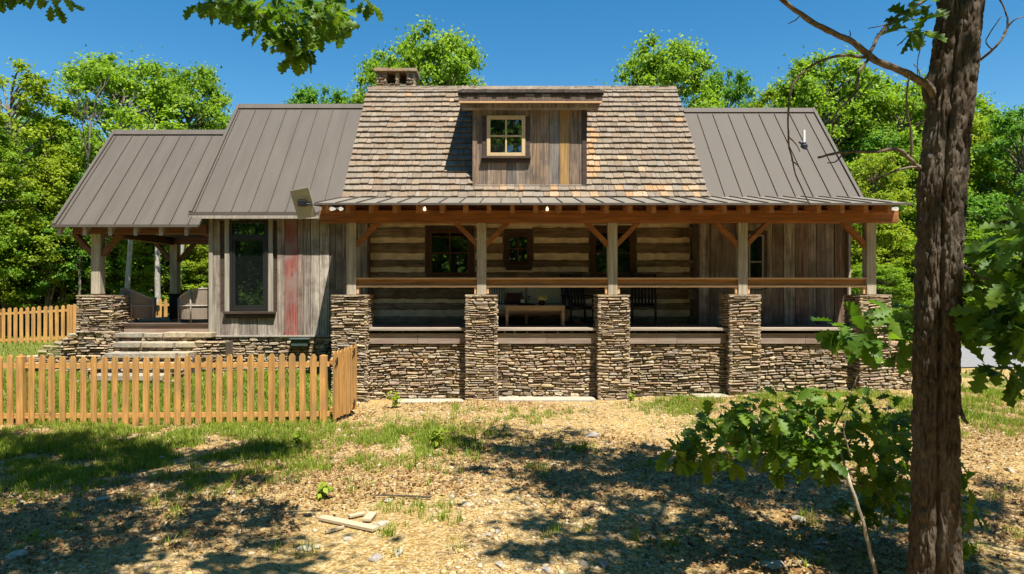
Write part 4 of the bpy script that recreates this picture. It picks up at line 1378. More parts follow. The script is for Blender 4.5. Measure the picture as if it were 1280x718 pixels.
def proto_tree(name, label, H, cw, z0f, nclump, per, size, mat, seed, rr=(.55, 1.0), lean=.3):
    """woodland tree of height H: trunk with limbs, crown of many leaf clumps"""
    q = random.Random(seed)
    root = thing(name, label, "tree", (0, 0, 0))
    tk = MB()
    lx, ly = q.uniform(-lean, lean), q.uniform(-lean, lean)
    axis = lambda f: Vector((lx * f * f * 2, ly * f * f * 2, H * f))
    pts = [axis(f) + Vector((q.uniform(-.05, .05), q.uniform(-.05, .05), 0)) for f in (0, .08, .2, .35, .5, .65, .8, .92)]
    r0 = H * .0165
    tk.tube([Vector((0, 0, -.4))] + pts[1:], [r0 * 1.35, r0 * 1.05, r0 * .95, r0 * .82, r0 * .65, r0 * .45, r0 * .26, r0 * .1], 9)
    cl = []
    for k in range(nclump):
        f = z0f + (1 - z0f) * q.random() ** .8
        # crown profile: broad at the middle, rounded top
        u = (f - z0f) / (1 - z0f)
        w = cw * (math.sin(math.pi * min(1, u * .80 + .16)) ** .5)
        a = q.uniform(0, 2 * math.pi); rad = w * q.uniform(.25, 1) ** .55
        c = axis(f * .96) + Vector((math.cos(a) * rad, math.sin(a) * rad, q.uniform(-.3, .3)))
        s = q.uniform(*rr)
        if c.z + s * .6 > H: c.z = H - s * .6
        cl.append((c.x, c.y, c.z, s))
        if q.random() < .55:
            st_ = axis(max(.12, f - q.uniform(.08, .22)))
            mid = st_.lerp(c, .5) + Vector((0, 0, .15))
            tk.tube([st_, mid, c], [r0 * .32, r0 * .2, r0 * .06], 5, caps=False)
    tk.build("trunk", M['wood_bark'], root, smooth=True)
    me = crown_mesh("crown", cl, per, size, mat, seed)
    link("crown", me, root)
    root['H'] = H
    return root


protos = [
    proto_tree("broadleaf_tree", "", 12, 3.3, .22, 150, 330, .175, M['leaf_bg'], 1, (.35, .75)),
    proto_tree("broadleaf_tree", "", 12, 2.5, .18, 140, 330, .17, M['leaf_bg2'], 2, (.3, .7)),
    proto_tree("broadleaf_tree", "", 12, 3.0, .30, 130, 320, .175, M['leaf_bg3'], 3, (.3, .7)),
    proto_tree("broadleaf_tree", "", 12, 3.6, .25, 170, 320, .175, M['leaf_bg'], 4, (.35, .8)),
    proto_tree("broadleaf_tree", "", 12, 2.4, .15, 130, 320, .165, M['leaf_bg2'], 5, (.3, .65)),
]
used = set()
tr_rng = random.Random(5)
def plant(pi, px, Yd, top, label, group=None, wide=1.0, rz=None):
    x = (px - 628) / 851 * Yd
    z = g(x, Yd)
    H = CZ + (360 - top) / 851 * Yd - z
    s = H / 12
    rz = tr_rng.uniform(0, 6.28) if rz is None else rz
    sc = (s * wide, s * wide, s)
    if pi not in used:
        used.add(pi)
        r = protos[pi]; r.location = (x, Yd, z); r.rotation_euler = (0, 0, rz); r.scale = sc; r['label'] = label
        if group: r['group'] = group
        return r
    return dup(protos[pi], (x, Yd, z), rz, label, group, sc)


# individually recognisable trees
plant(3, 150, 31, 64, "tall airy broadleaf tree rising highest behind the patio roof")
plant(0, 228, 33, 78, "rounded yellow-green tree crown beside the tallest tree, left of the metal roof peak", wide=.75)
plant(4, 8, 28, 76, "slender tree with feathery leaves at the far left edge, against the sky", wide=1.0)
plant(1, 60, 28, 190, "bushy light green tree between the feathery tree and the patio roof", wide=1.1)
plant(2, 398, 38, 102, "small tree crown showing above the left metal roof, left of the chimney", wide=.8)
plant(0, 490, 33, 62, "bright tree crown directly behind the chimney", wide=.75)
plant(3, 548, 31, 42, "tallest bright tree behind the shingle roof, right of the chimney", wide=.8)
plant(4, 603, 33, 98, "low tree tip peeking over the shingle ridge left of the dormer roof", wide=.6)
plant(3, 838, 32, 54, "tall open tree rising behind the right end of the shingle ridge", wide=.85)
plant(2, 905, 36, 80, "thin dark tree behind the metal roof, between two fuller trees", wide=.6)
plant(1, 962, 34, 100, "rounded yellow-green tree above the middle of the right metal roof", wide=.8)
plant(0, 1045, 31, 66, "large bright tree behind the right end of the metal roof", wide=.95)
plant(3, 1120, 30, 92, "broad leafy tree just left of the oak trunk, behind the porch end", wide=.9)
plant(1, 1215, 29, 132, "light green tree just right of the oak trunk, under the open sky", wide=.8)
plant(2, 1275, 27, 128, "deep green tree at the far right edge of the woods", wide=.8)
for (px, Yd, lean_, lab) in ((157, 26.5, .05, "slender grey trunk seen through the patio, left of the pale one"), (199, 25.5, -.02, "slender pale straight trunk seen through the middle of the patio"), (216, 28, .10, "thin leaning trunk seen beside the rear patio post")):
    x = (px - 628) / 851 * Yd
    t_ = thing("slender_tree", lab, "tree", (x, Yd, g(x, Yd)))
    q9 = random.Random(int(px)); m_ = MB()
    pts = [(x + lean_ * h + q9.uniform(-.04, .04), Yd, g(x, Yd) - .2 + h) for h in (0, 1.2, 2.4, 3.8, 5.4, 7, 8.4)]
    m_.tube(pts, [.125, .105, .10, .09, .075, .05, .02], 10)
    cl = []
    for k in range(16):
        h = q9.uniform(4.6, 8.6); a = q9.uniform(0, 6.28); rr9 = q9.uniform(.3, 1.3)
        c = Vector((x + lean_ * h + math.cos(a) * rr9, Yd + math.sin(a) * rr9, g(x, Yd) + h))
        cl.append((c.x, c.y, c.z, q9.uniform(.35, .6)))
        m_.tube([(x + lean_ * h * .9, Yd, c.z - .5), c], [.025, .008], 5, caps=False)
    m_.build("trunk", M['pale_bark'], t_, smooth=True)
    link("crown", crown_mesh("crown", cl, 260, .17, M['leaf_bg'], int(px)), t_)
# the rest of the wood edge
GL = "woodland trees left of the house"; LL = "leafy green tree in the dense woods left of the house, behind the picket fence"
for (px, Yd, top, pi, w) in ((-40, 26, 150, 3, .9), (0, 30, 170, 0, .9), (35, 33, 140, 2, .9), (95, 30, 175, 1, 1.0), (130, 28.5, 205, 2, 1.0), (170, 29, 190, 3, 1), (205, 28.5, 215, 1, 1), (255, 31, 170, 0, .9), (290, 34, 150, 3, .9), (20, 29, 250, 1, 1.5), (80, 28.5, 265, 2, 1.5), (230, 30, 245, 4, 1.2), (-90, 31, 100, 0, 1), (45, 36, 150, 3, 1.1), (110, 35, 160, 0, 1.1), (180, 36, 165, 1, 1.1), (245, 36, 150, 2, 1.1), (-20, 37, 140, 1, 1.1), (150, 29.5, 290, 2, 1.9), (40, 29, 300, 0, 1.9), (255, 29.5, 300, 1, 1.9), (-5, 28.6, 305, 2, 1.9), (200, 29, 300, 0, 1.9)):
    plant(pi, px, Yd, top, LL, GL, w)
GR = "woodland trees right of the house"; LR = "leafy green tree in the dense woods right of the house, beyond the gravel drive"
for (px, Yd, top, pi, w) in ((1085, 27, 190, 1, .9), (1105, 29, 160, 2, .9), (1150, 28, 170, 0, .9), (1180, 31, 120, 3, .9), (1245, 32, 160, 0, .9), (1300, 30, 150, 1, .9), (1330, 29, 130, 3, .9), (1100, 26, 270, 1, 1.5), (1220, 26.5, 240, 2, 1.4), (1260, 27, 250, 1, 1.4), (1130, 29, 300, 2, 1.7), (1000, 37, 110, 0, .9), (1075, 36, 100, 2, .9), (1160, 38, 115, 1, 1.0), (1090, 33, 140, 0, 1.1), (1205, 35, 135, 2, 1.1), (1265, 36, 145, 3, 1.1), (1180, 26, 280, 0, 1.7), (1240, 25, 320, 1, 1.9), (1280, 25, 300, 2, 1.8), (1095, 25, 330, 3, 1.7)):
    plant(pi, px, Yd, top, LR, GR, w)

# bare tree at left
bt = thing("bare_tree", "leafless twiggy tree against the sky left of the patio roof", "tree", ((98 - 628) / 851 * 27, 27, 0))
q = random.Random(8)
bm2 = MB()
def twigs(mb, p, d, L, r, depth, q, ang=.5, n=8):
    pts = [p]; rr = [r]
    cur = p.copy(); dd = d.copy()
    for k in range(4):
        dd = (dd + Vector((q.uniform(-1, 1), q.uniform(-1, 1), q.uniform(-.4, .8))) * .16).normalized()
        cur = cur + dd * L / 4; pts.append(cur.copy()); rr.append(r * (1 - .17 * (k + 1)))
    mb.tube(pts, rr, 5 if depth < 2 else 4, caps=False)
    if depth >= 3: return
    for k in range(4 if depth else n):
        f = q.uniform(.35, 1); i_ = min(3, int(f * 4))
        b_ = pts[i_].lerp(pts[i_ + 1], f * 4 - i_)
        nd_ = (dd + Vector((q.uniform(-1, 1), q.uniform(-1, 1), q.uniform(-.5, .7))) * ang * 1.6).normalized()
        twigs(mb, b_, nd_, L * (q.uniform(.16, .28) if depth == 0 else q.uniform(.4, .62)), r * .5, depth + 1, q, ang, n)
p0 = Vector(bt.location)
twigs(bm2, p0 + Vector((0, 0, -.2)), Vector((.02, 0, 1)), 8.3, .07, 0, q, .30, 14)
bm2.build("trunk", M['wood_bark'], bt)


# distant wood and the wood behind the viewpoint: masses nobody could count
def wood_mass(name, spots, mat, seed, per=110, size=.5, rr=(.9, 1.8), H=(8, 12)):
    q = random.Random(seed); cl = []
    tk = MB()
    for (x, y_) in spots:
        h = q.uniform(*H); z = g(x, y_)
        tk.tube([(x, y_, z - .3), (x + q.uniform(-.4, .4), y_, z + h * .55), (x + q.uniform(-.6, .6), y_, z + h * .9)], [.17, .12, .03], 6, mi=0, caps=False)
        for k in range(13):
            f = q.uniform(.12, 1)
            w = 2.2 * math.sin(math.pi * min(1, f * .8 + .2)) ** .7
            a = q.uniform(0, 6.28)
            cl.append((x + math.cos(a) * w * q.random() ** .5, y_ + math.sin(a) * w * q.random() ** .5, z + h * f, q.uniform(*rr)))
    me = crown_mesh(name, cl, per / 2.5, size, mat, seed)
    n0 = len(me.vertices)
    o = link(name, me)
    o2 = tk.build("trunk", M['wood_bark'], o)
    kind(o, 'stuff'); kind(o2, 'stuff')
    return o
q = random.Random(77)
o = wood_mass("woodland", [(q.uniform(-46, -11), q.uniform(36, 46)) for _ in range(34)], M['leaf_bg3'], 31, H=(7, 9.5))
o = wood_mass("woodland", [(q.uniform(13, 46), q.uniform(34, 46)) for _ in range(34)], M['leaf_bg3'], 32, H=(7, 10))
o = wood_mass("woodland", [(q.uniform(-36, 36), q.uniform(-24, -8)) for _ in range(95)], M['leaf_bg3'], 33, 90, .6, H=(15, 24))
o = wood_mass("woodland", [(q.uniform(-45, 45), q.uniform(-46, -36)) for _ in range(60)], M['leaf_bg3'], 34, 90, .9, (1.4, 2.6), H=(9, 16))
o = wood_mass("woodland", [(q.choice((-1, 1)) * q.uniform(34, 75), q.uniform(-12, 44)) for _ in range(110)], M['leaf_bg3'], 35, 80, .8, (1.2, 2.2), H=(8, 13))
# undergrowth below the trees
q = random.Random(78); cl = []
for k in range(95):
    x = q.choice((q.uniform(-34, -9.5), q.uniform(10.5, 30))); y_ = q.uniform(27.4, 32)
    if x > 10: y_ = q.uniform(24, 30)
    s = q.uniform(.5, 1.1)
    cl.append((x, y_, g(x, y_) + s * .5, s))
for k in range(150):
    x = q.uniform(-38, 38); y_ = q.uniform(-34, -15); s = q.uniform(1.0, 2.2)
    cl.append((x, y_, g(x, y_) + s * .6, s))
kind(link("undergrowth", crown_mesh("undergrowth", cl, 100, .26, M['leaf_bg3'], 41)), 'stuff')


# oak leaf geometry
PROF = [(0, .012), (.08, .02), (.16, .06), (.24, .18), (.30, .115), (.36, .11), (.45, .27), (.52, .16), (.58, .14), (.68, .30), (.75, .18), (.80, .15), (.88, .19), (.94, .09), (1.0, .006)]
def oak_leaves(C, D, Up, size, r):
    """C base points, D direction of the blade, Up face normal"""
    n = len(C)
    D = D / np.linalg.norm(D, axis=1)[:, None]
    B = np.cross(Up, D); B /= np.linalg.norm(B, axis=1)[:, None] + 1e-9
    Nn = np.cross(D, B)
    prof = np.array(PROF); k = len(prof)
    fold = r.uniform(.15, .6, n); curl = r.uniform(.05, .4, n); tw = r.uniform(-.25, .25, n)
    V = np.zeros((n, k, 3, 3))
    for i_, (u, w) in enumerate(prof):
        uu = u + (.06 if w > .15 else 0)
        mid = C + D * (size * u)[:, None] - Nn * (size * curl * u * u)[:, None]
        e = C + D * (size * min(1, uu))[:, None] - Nn * (size * curl * u * u)[:, None]
        for j, sgn in ((0, -1), (2, 1)):
            jit = 1 + r.uniform(-.12, .12, n)
            V[:, i_, j] = e + B * (sgn * w * size * jit)[:, None] + Nn * (w * size * fold + sgn * tw * w * size)[:, None]
        V[:, i_, 1] = mid
    V = V.reshape(-1, 3)
    F = []
    for i_ in range(k - 1):
        a = i_ * 3; b_ = a + 3
        F += [(a, a + 1, b_ + 1, b_), (a + 1, a + 2, b_ + 2, b_ + 1)]
    F = np.array(F)[None] + (np.arange(n) * k * 3)[:, None, None]
    return V, F.reshape(-1, 4)


def rosettes(tips, nl, size, r, droop=.35):
    """clusters of oak leaves at twig tips (pos, outward dir)"""
    Cs, Ds, Us = [], [], []
    for (p, d) in tips:
        k = r.integers(nl[0], nl[1] + 1)
        d = np.array(d); p = np.array(p)
        for j in range(k):
            v = d * .6 + r.normal(size=3) * .7; v[2] -= droop
            v /= np.linalg.norm(v)
            u = np.array([0, 0, 1.0]) + r.normal(size=3) * .45 - .25 * np.array([0, 1, 0])
            Cs.append(p + r.normal(size=3) * .025 + v * .02); Ds.append(v); Us.append(u)
    return oak_leaves(np.array(Cs), np.array(Ds), np.array(Us), r.uniform(size * .7, size * 1.2, len(Cs)), r)


# ------------------------------------------------------------------ the big oak in the foreground
oak = thing("oak_tree", "big furrowed oak trunk with bare branches in the right foreground", "tree", (3.2, 5, g(3.2, 5)))
# trunk surface
ks = [(-.4, 3.17, .34), (.0, 3.17, .27), (.3, 3.175, .228), (.8, 3.18, .205), (1.4, 3.18, .197), (2.0, 3.19, .195), (2.6, 3.205, .195), (3.1, 3.225, .205), (3.5, 3.265, .200), (4.0, 3.32, .198), (4.6, 3.375, .19), (6.0, 3.50, .17), (8.0, 3.7, .13), (10.0, 3.8, .09), (11.5, 3.8, .04)]
kz = np.array([k[0] for k in ks]); kx = np.array([k[1] for k in ks]); kr = np.array([k[2] for k in ks]) * .79
zz = np.concatenate([np.arange(-.4, 5.2, .009), np.arange(5.2, 11.5, .12)]); nt_ = 300
th = np.linspace(0, 2 * np.pi, nt_, endpoint=False)
TT, ZZ = np.meshgrid(th, zz)
xc = np.interp(ZZ, kz, kx); rr_ = np.interp(ZZ, kz, kr)
# fused double stem: groove on the viewer's left side
ga = -np.pi / 2 - .52 + .12 * np.sin(ZZ * .9)
dth = (TT - ga + np.pi) % (2 * np.pi) - np.pi
groove = np.exp(-(dth / .13) ** 2) * (1 - sm((ZZ - 3.6) / 1.2))
# bark plates: ridged, stretched along the trunk and wandering
def per(u, w, seed, o=3):  # periodic in angle through blending
    f = TT / (2 * np.pi)
    P_ = u.max()
    return fbm(u, w, seed, o) * (1 - f) + fbm(u - P_, w, seed, o) * f
U = TT / (2 * np.pi) * 34.0
wob_ = 2.2 * per(U * .35, ZZ * 4.5, 51, 2)
n1 = per(U + wob_, ZZ * 8.5, 40, 2)
cre = np.clip(1 - np.abs(n1 - .38) * 8, 0, 1)
n1b = per(U * 1.9 + wob_ * 2, ZZ * 16.0, 47, 2)
cre2 = np.clip(1 - np.abs(n1b - .38) * 9, 0, 1)
n2 = per(U * 2.7, ZZ * 22, 44)
disp = -.021 * cre ** .8 - .008 * cre2 + .010 * (n2 - .45) + .012 * (per(U * .25, ZZ * 1.1, 46) - .45)
rad = rr_ * (1 - .24 * groove) + disp * np.clip(rr_ / .16, 0, 1)
crev = np.clip(np.maximum(cre, cre2 * .6), 0, 1)
knot = np.exp(-(((ZZ - 3.83) / .10) ** 2 + (((TT - np.pi + .25 + np.pi) % (2 * np.pi) - np.pi) / .3) ** 2))
rad = rad + .05 * knot
V = np.stack([xc + rad * np.cos(TT), 5 + rad * np.sin(TT), ZZ], -1).reshape(-1, 3)
nz = len(zz)
i = np.arange(nt_); j = (i + 1) % nt_
rows = np.arange(nz - 1)[:, None] * nt_
F = np.stack([rows + i, rows + j, rows + nt_ + j, rows + nt_ + i], -1).reshape(-1, 4)
link("trunk", npmesh("trunk", V, F, M['bark'], smooth=True), oak)


def branch(pp, r0, r1, name="branch", mat=None, parent=None, sub=5, n=8, wob=.004, seed=0):
    q_ = random.Random(seed); pts = []
    pp = [Vector(p) for p in pp]
    for a in range(len(pp) - 1):
        p0 = pp[max(0, a - 1)]; p1 = pp[a]; p2 = pp[a + 1]; p3 = pp[min(len(pp) - 1, a + 2)]
        for s in range(sub):
            t_ = s / sub
            v = .5 * ((2 * p1) + (p2 - p0) * t_ + (2 * p0 - 5 * p1 + 4 * p2 - p3) * t_ ** 2 + (3 * p1 - p0 - 3 * p2 + p3) * t_ ** 3)
            wo2 = min(wob, r0 * .3)
            pts.append(v + Vector((q_.uniform(-wo2, wo2), q_.uniform(-wo2, wo2), q_.uniform(-wo2, wo2))))
    pts.append(pp[-1]); N_ = len(pts)
    m_ = MB(); m_.tube(pts, [(r0 + (r1 - r0) * k / (N_ - 1)) * q_.uniform(.9, 1.12) for k in range(N_)], n)
    return m_.build(name, mat or M['twig'], parent or oak, smooth=True)


A = lambda px, py, Y_: at(px, py, Y_)
branch([A(1172, 128, 5.0), A(1160, 108, 4.95), A(1130, 90, 4.9), A(1095, 76, 4.85), A(1068, 54, 4.8), A(1035, 38, 4.75), A(1000, 18, 4.7), A(960, -14, 4.6), A(900, -60, 4.5)], .030, .013, "dead_branch", seed=1)
branch([A(1085, 72, 4.84), A(1100, 42, 4.9), A(1122, 20, 5.0), A(1155, 2, 5.1), A(1190, -30, 5.1)], .014, .009, "dead_branch", seed=2)
branch([A(1086, 72, 4.84), A(1050, 70, 4.7), A(1015, 82, 4.65), A(992, 105, 4.6), A(985, 140, 4.6), A(987, 185, 4.6), A(997, 225, 4.6), A(1012, 256, 4.6)], .011, .0035, "dead_branch", seed=3)
branch([A(1086, 74, 4.84), A(1073, 92, 4.75), A(1070, 115, 4.7), A(1050, 135, 4.7), A(1042, 148, 4.7), A(1040, 168, 4.7)], .010, .0045, "dead_branch", seed=4)
branch([A(1150, 212, 5.0), A(1138, 200, 4.95), A(1122, 187, 4.9), A(1090, 190, 4.85), A(1055, 190, 4.8), A(1023, 197, 4.75)], .016, .008, "dead_branch", seed=5)
branch([A(1150, 208, 5.0), A(1125, 212, 4.9), A(1098, 222, 4.85), A(1075, 225, 4.8)], .011, .004, "dead_branch", seed=6)
branch([A(1139, 200, 4.95), A(1139, 165, 4.9), A(1133, 130, 4.9), A(1136, 95, 4.85)], .009, .005, "dead_branch", seed=7)
branch([A(1055, 190, 4.8), A(1045, 202, 4.78), A(1034, 204, 4.75)], .006, .003, "dead_branch", seed=8)
branch([A(1225, 75, 5.0), A(1245, 58, 4.9), A(1257, 40, 4.9), A(1258, 18, 4.9), A(1245, -10, 4.9)], .010, .005, "dead_branch", seed=9)
branch([A(1255, 42, 4.9), A(1268, 25, 4.9), A(1290, 20, 4.9)], .006, .003, "dead_branch", seed=10)
branch([A(1240, 62, 4.9), A(1233, 50, 4.9), A(1252, 20, 4.85)], .005, .003, "dead_branch", seed=11)
branch([A(1198, 506, 5.0), A(1203, 520, 4.9), A(1210, 530, 4.85)], .022, .010, "dead_branch", seed=12)
branch([A(1175, 60, 5.0), A(1160, 40, 4.95), A(1148, 70, 4.9), A(1147, 95, 4.9)], .005, .003, "dead_branch", seed=13)
for k, (x0, y0, x1, y1) in enumerate(((1060, 50, 1062, 38), (1110, 30, 1085, 36), (1000, 90, 985, 85), (1030, 74, 1044, 70), (989, 200, 1002, 215), (985, 170, 1000, 190), (1000, 20, 985, 30), (1120, 205, 1112, 195), (1150, 95, 1142, 80))):
    branch([A(x0, y0, 4.8), A((x0 + x1) / 2 + 2, (y0 + y1) / 2, 4.8), A(x1, y1, 4.78)], .005, .0025, "dead_branch", seed=20 + k)


def shadow_clumps(spots, seed):
    """crown clumps overhead; each spot = ground x, y, height, spread, count"""
    q_ = random.Random(seed); cl = []
    for (x, y_, H, s, n) in spots:
        for k in range(n):
            h = H + q_.uniform(-1.2, 1.2)
            cx = x + .217 * h + q_.gauss(0, s); cy = y_ - .417 * h + q_.gauss(0, s * .7)
            if h - .9 < CZ + .47 * max(0, cy) + .3: continue
            cl.append((cx, cy, h, q_.uniform(.4, .75)))
    return cl


cl = shadow_clumps([(1.2, 9.2, 8.5, .9, 15), (2.6, 8.6, 9, .9, 14), (4.0, 8.2, 9, 1.0, 13), (.6, 10.4, 9.5, .6, 7), (2.6, 7.3, 9, .8, 12), (4.2, 6.8, 8.5, .6, 6), (1.2, 7.4, 8, .6, 5), (5.4, 7.2, 9, .9, 8), (4.9, 5.6, 8.5, .6, 6), (0, 9.8, 9, .4, 7), (3.6, 5.75, 9, .4, 10), (.9, 6.3, 8.5, .4, 6), (1.2, 5.6, 8.5, .35, 5), (1.6, 8.2, 9, .6, 8)], 61)
link("crown", crown_mesh("crown", cl, 170, .17, M['leaf_oak'], 62), oak)
for k, c in enumerate(cl[::5]):
    p0 = Vector((3.6, 5, 6.2 + .18 * k % 3)); p1 = Vector(c[:3])
    branch([p0, p0.lerp(p1, .5) + Vector((0, 0, .3)), p1], .05, .012, "branch", M['bark'], seed=70 + k)

# leafy low boughs of the oak (right of and left of the trunk)
r = np.random.default_rng(91)
def spray(areas, seed, size, nl=(4, 7), name="leaf_spray", parent=None, mat=None, droop=.35):
    r = np.random.default_rng(seed); tips = []
    for (px, py, sx, sy, Yd, dY, n) in areas:
        c0 = at(px, py, Yd)
        for k in range(n):
            a, b_ = r.uniform(-1, 1, 2)
            while a * a + b_ * b_ > 1: a, b_ = r.uniform(-1, 1, 2)
            p = at(px + a * sx, py + b_ * sy, Yd + r.uniform(-dY, dY))
            d = np.array(p - c0); d /= np.linalg.norm(d) + 1e-6
            tips.append((np.array(p), d))
    V, F = rosettes(tips, nl, size, r, droop)
    return link(name, npmesh(name, V, F, mat or M['leaf_oak']), parent or oak), tips
o, tips = spray([(1280, 315, 36, 38, 4.7, .35, 18), (1278, 380, 38, 36, 4.7, .35, 24), (1315, 345, 30, 75, 4.7, .4, 14), (1258, 464, 24, 8, 4.8, .2, 4), (1246, 402, 14, 24, 4.8, .2, 6)], 92, .19)
branch([A(1200, 330, 5.0), A(1235, 350, 4.8), A(1265, 335, 4.6), A(1320, 300, 4.5)], .014, .006, seed=33)
branch([A(1235, 350, 4.8), A(1245, 400, 4.7), A(1255, 440, 4.7), A(1300, 450, 4.7)], .008, .004, seed=34)
o, tips = spray([(1105, 420, 38, 30, 5.3, .4, 9), (1070, 412, 22, 16, 5.2, .3, 4), (1128, 400, 18, 22, 5.3, .2, 4)], 93, .18)
branch([A(1165, 430, 5.05), A(1130, 415, 5.2), A(1100, 415, 5.25), A(1062, 418, 5.2)], .010, .004, seed=35)
o, tips = spray([(1205, 640, 16, 50, 5.3, .2, 8)], 94, .15)
o, tips = spray([(1143, 28, 18, 14, 4.95, .12, 5)], 95, .16, (3, 5))
o, tips = spray([(1166, 14, 8, 12, 5, .1, 2)], 98, .15, (3, 4))

# oak sapling in front of the trunk
sp = thing("oak_sapling", "leafy oak sapling with a pale leaning stem left of the big trunk", "sapling", (A(1098, 728, 5.25).x, 5.25, 0))
branch([A(1098, 728, 5.25), A(1088, 690, 5.25), A(1075, 640, 5.3), A(1061, 600, 5.4), A(1052, 570, 5.6), A(1040, 540, 5.8)], .016, .009, "stem", M['pale_twig'], sp, seed=40)
for k, ps in enumerate(([(1055, 585, 5.8), (1000, 550, 5.7), (950, 540, 5.6), (890, 552, 5.6), (845, 565, 5.5)], [(1050, 570, 5.8), (1075, 540, 5.9), (1100, 560, 6.0), (1125, 600, 6)], [(1045, 555, 5.8), (1020, 520, 5.8), (980, 515, 5.8)], [(1062, 600, 5.8), (1100, 620, 5.6), (1120, 650, 5.6)], [(1063, 570, 5.4), (1055, 540, 5.4), (1058, 520, 5.4)], [(1040, 540, 5.8), (1060, 500, 5.9), (1072, 470, 5.9)])):
    branch([A(*p) for p in ps], .008, .003, "branch", M['twig'], sp, seed=41 + k)
o, tips = spray([(1045, 540, 80, 46, 5.8, .45, 58), (968, 532, 55, 32, 5.7, .35, 32), (903, 550, 40, 26, 5.6, .25, 20), (848, 566, 18, 14, 5.5, .15, 6), (1108, 570, 32, 56, 5.9, .3, 25), (1100, 635, 30, 26, 6.0, .2, 9), (1060, 655, 16, 12, 6.0, .1, 2), (1000, 572, 40, 18, 5.7, .25, 9)], 96, .155, parent=sp, name="foliage")

# second oak whose boughs hang in from above at the left
ok2 = thing("oak_tree", "oak whose leafy bough hangs into the sky at the top left", "tree", (-5.6, 2.2, 0))
m_ = MB(); m_.tube([(-5.6, 2.2, -.2), (-5.55, 2.25, 2), (-5.4, 2.5, 5), (-5.2, 3.2, 8), (-5, 3.6, 11)], [.27, .22, .19, .13, .05], 14); m_.build("trunk", M['bark'], ok2, smooth=True)
cl = shadow_clumps([(-6.5, 10.2, 9, .6, 15), (-5, 10.1, 9, .6, 15), (-3.8, 10.4, 9, .4, 7), (-7.6, 10.8, 9.5, .7, 11), (-7, 9, 9, .7, 12), (-5.5, 8.8, 9, .6, 14), (-4.4, 8.7, 9, .5, 9), (-5.2, 7.3, 8.5, .6, 12), (-4.2, 7, 8.5, .4, 8), (-4.3, 6, 8, .5, 9), (-3.4, 5.7, 8, .4, 6), (-2.8, 6.6, 8.5, .25, 3), (-2.0, 5.6, 8.5, .3, 2)], 64)
link("crown", crown_mesh("crown", cl, 170, .17, M['leaf_oak'], 65), ok2)
for k, c in enumerate(cl[::5]):
    p0 = Vector((-5.3, 3, 6.0 + (k % 4) * .6)); p1 = Vector(c[:3])
    branch([p0, p0.lerp(p1, .5) + Vector((0, 0, .3)), p1], .05, .012, "branch", M['bark'], ok2, seed=170 + k)
branch([(-5.4, 2.6, 5.2), (-4.2, 4.2, 5.6), A(250, -30, 5.6), A(330, -8, 5.5), A(420, -14, 5.4), A(465, -8, 5.4)], .035, .006, "branch", M['twig'], ok2, seed=201)
branch([A(300, -15, 5.5), A(330, 25, 5.4), A(350, 55, 5.4), A(368, 82, 5.4)], .008, .003, "branch", M['twig'], ok2, seed=202)
branch([A(250, -30, 5.6), A(120, -25, 5.6), A(10, -10, 5.6)], .01, .004, "branch", M['twig'], ok2, seed=203)
o, tips = spray([(330, 4, 72, 16, 5.5, .4, 34), (352, 30, 44, 20, 5.4, .35, 30), (372, 58, 24, 16, 5.4, .2, 14), (408, 16, 28, 20, 5.3, .3, 18), (262, -4, 24, 8, 5.5, .2, 5), (455, -2, 10, 5, 5.4, .1, 2), (12, -8, 14, 6, 5.5, .1, 4), (72, -4, 5, 5, 5.5, .1, 2), (45, -10, 12, 4, 5.5, .1, 2)], 97, .135, (4, 7), parent=ok2, droop=.6)


# ------------------------------------------------------------------ ground cover
def pick(n, r, y0=5.0, y1=14.0, pw=1.0):
    y_ = y0 + (y1 - y0) * r.random(n) ** pw
    x = (r.random(n) - .5) * (1.62 * y_ + .6)
    return x, y_

r = np.random.default_rng(201)
def blades(x, y_, h, w, r, lean=.5):
    n = len(x); z = gz(x, y_) - .01
    a = r.uniform(0, 6.28, n); l = r.uniform(0, lean, n) * h
    d = np.stack([np.cos(a), np.sin(a), np.zeros(n)], 1); s = np.stack([-np.sin(a), np.cos(a), np.zeros(n)], 1)
    p = np.stack([x, y_, z], 1)
    m_ = p + d * (l * .35)[:, None]; m_[:, 2] += h * .6
    e = p + d * l[:, None]; e[:, 2] += h * r.uniform(.8, 1, n)
    V = np.stack([p - s * w[:, None], p + s * w[:, None], m_ + s * (w * .7)[:, None], m_ - s * (w * .7)[:, None], e + s * (w * .1)[:, None], e - s * (w * .1)[:, None]], 1).reshape(-1, 3)
    o_ = np.arange(n)[:, None] * 6
    F = np.concatenate([o_ + np.array([0, 1, 2, 3]), o_ + np.array([3, 2, 4, 5])])
    return V, F
def house_block(x, y_):
    return (y_ > 14.1) & (x > -3.7) & (x < 8.8)
# tufts
nt_f = 15000
x, y_ = pick(nt_f * 4, r, 5.2, 14.6, .9)
keep = r.random(len(x)) < turf(x, y_) ** 1.3
keep &= ~house_block(x, y_)
x, y_ = x[keep], y_[keep]
k_ = 13
X = np.repeat(x, k_) + r.normal(size=len(x) * k_) * .035; Y = np.repeat(y_, k_) + r.normal(size=len(x) * k_) * .035
hs = np.repeat(r.uniform(.03, .14, len(x)) + .08 * (r.random(len(x)) > .93), k_) * r.uniform(.6, 1.15, len(X))
V, F = blades(X, Y, hs, r.uniform(.003, .006, len(X)), r, .8)
kind(link("grass", npmesh("grass", V, F, M['grass'])), 'stuff')
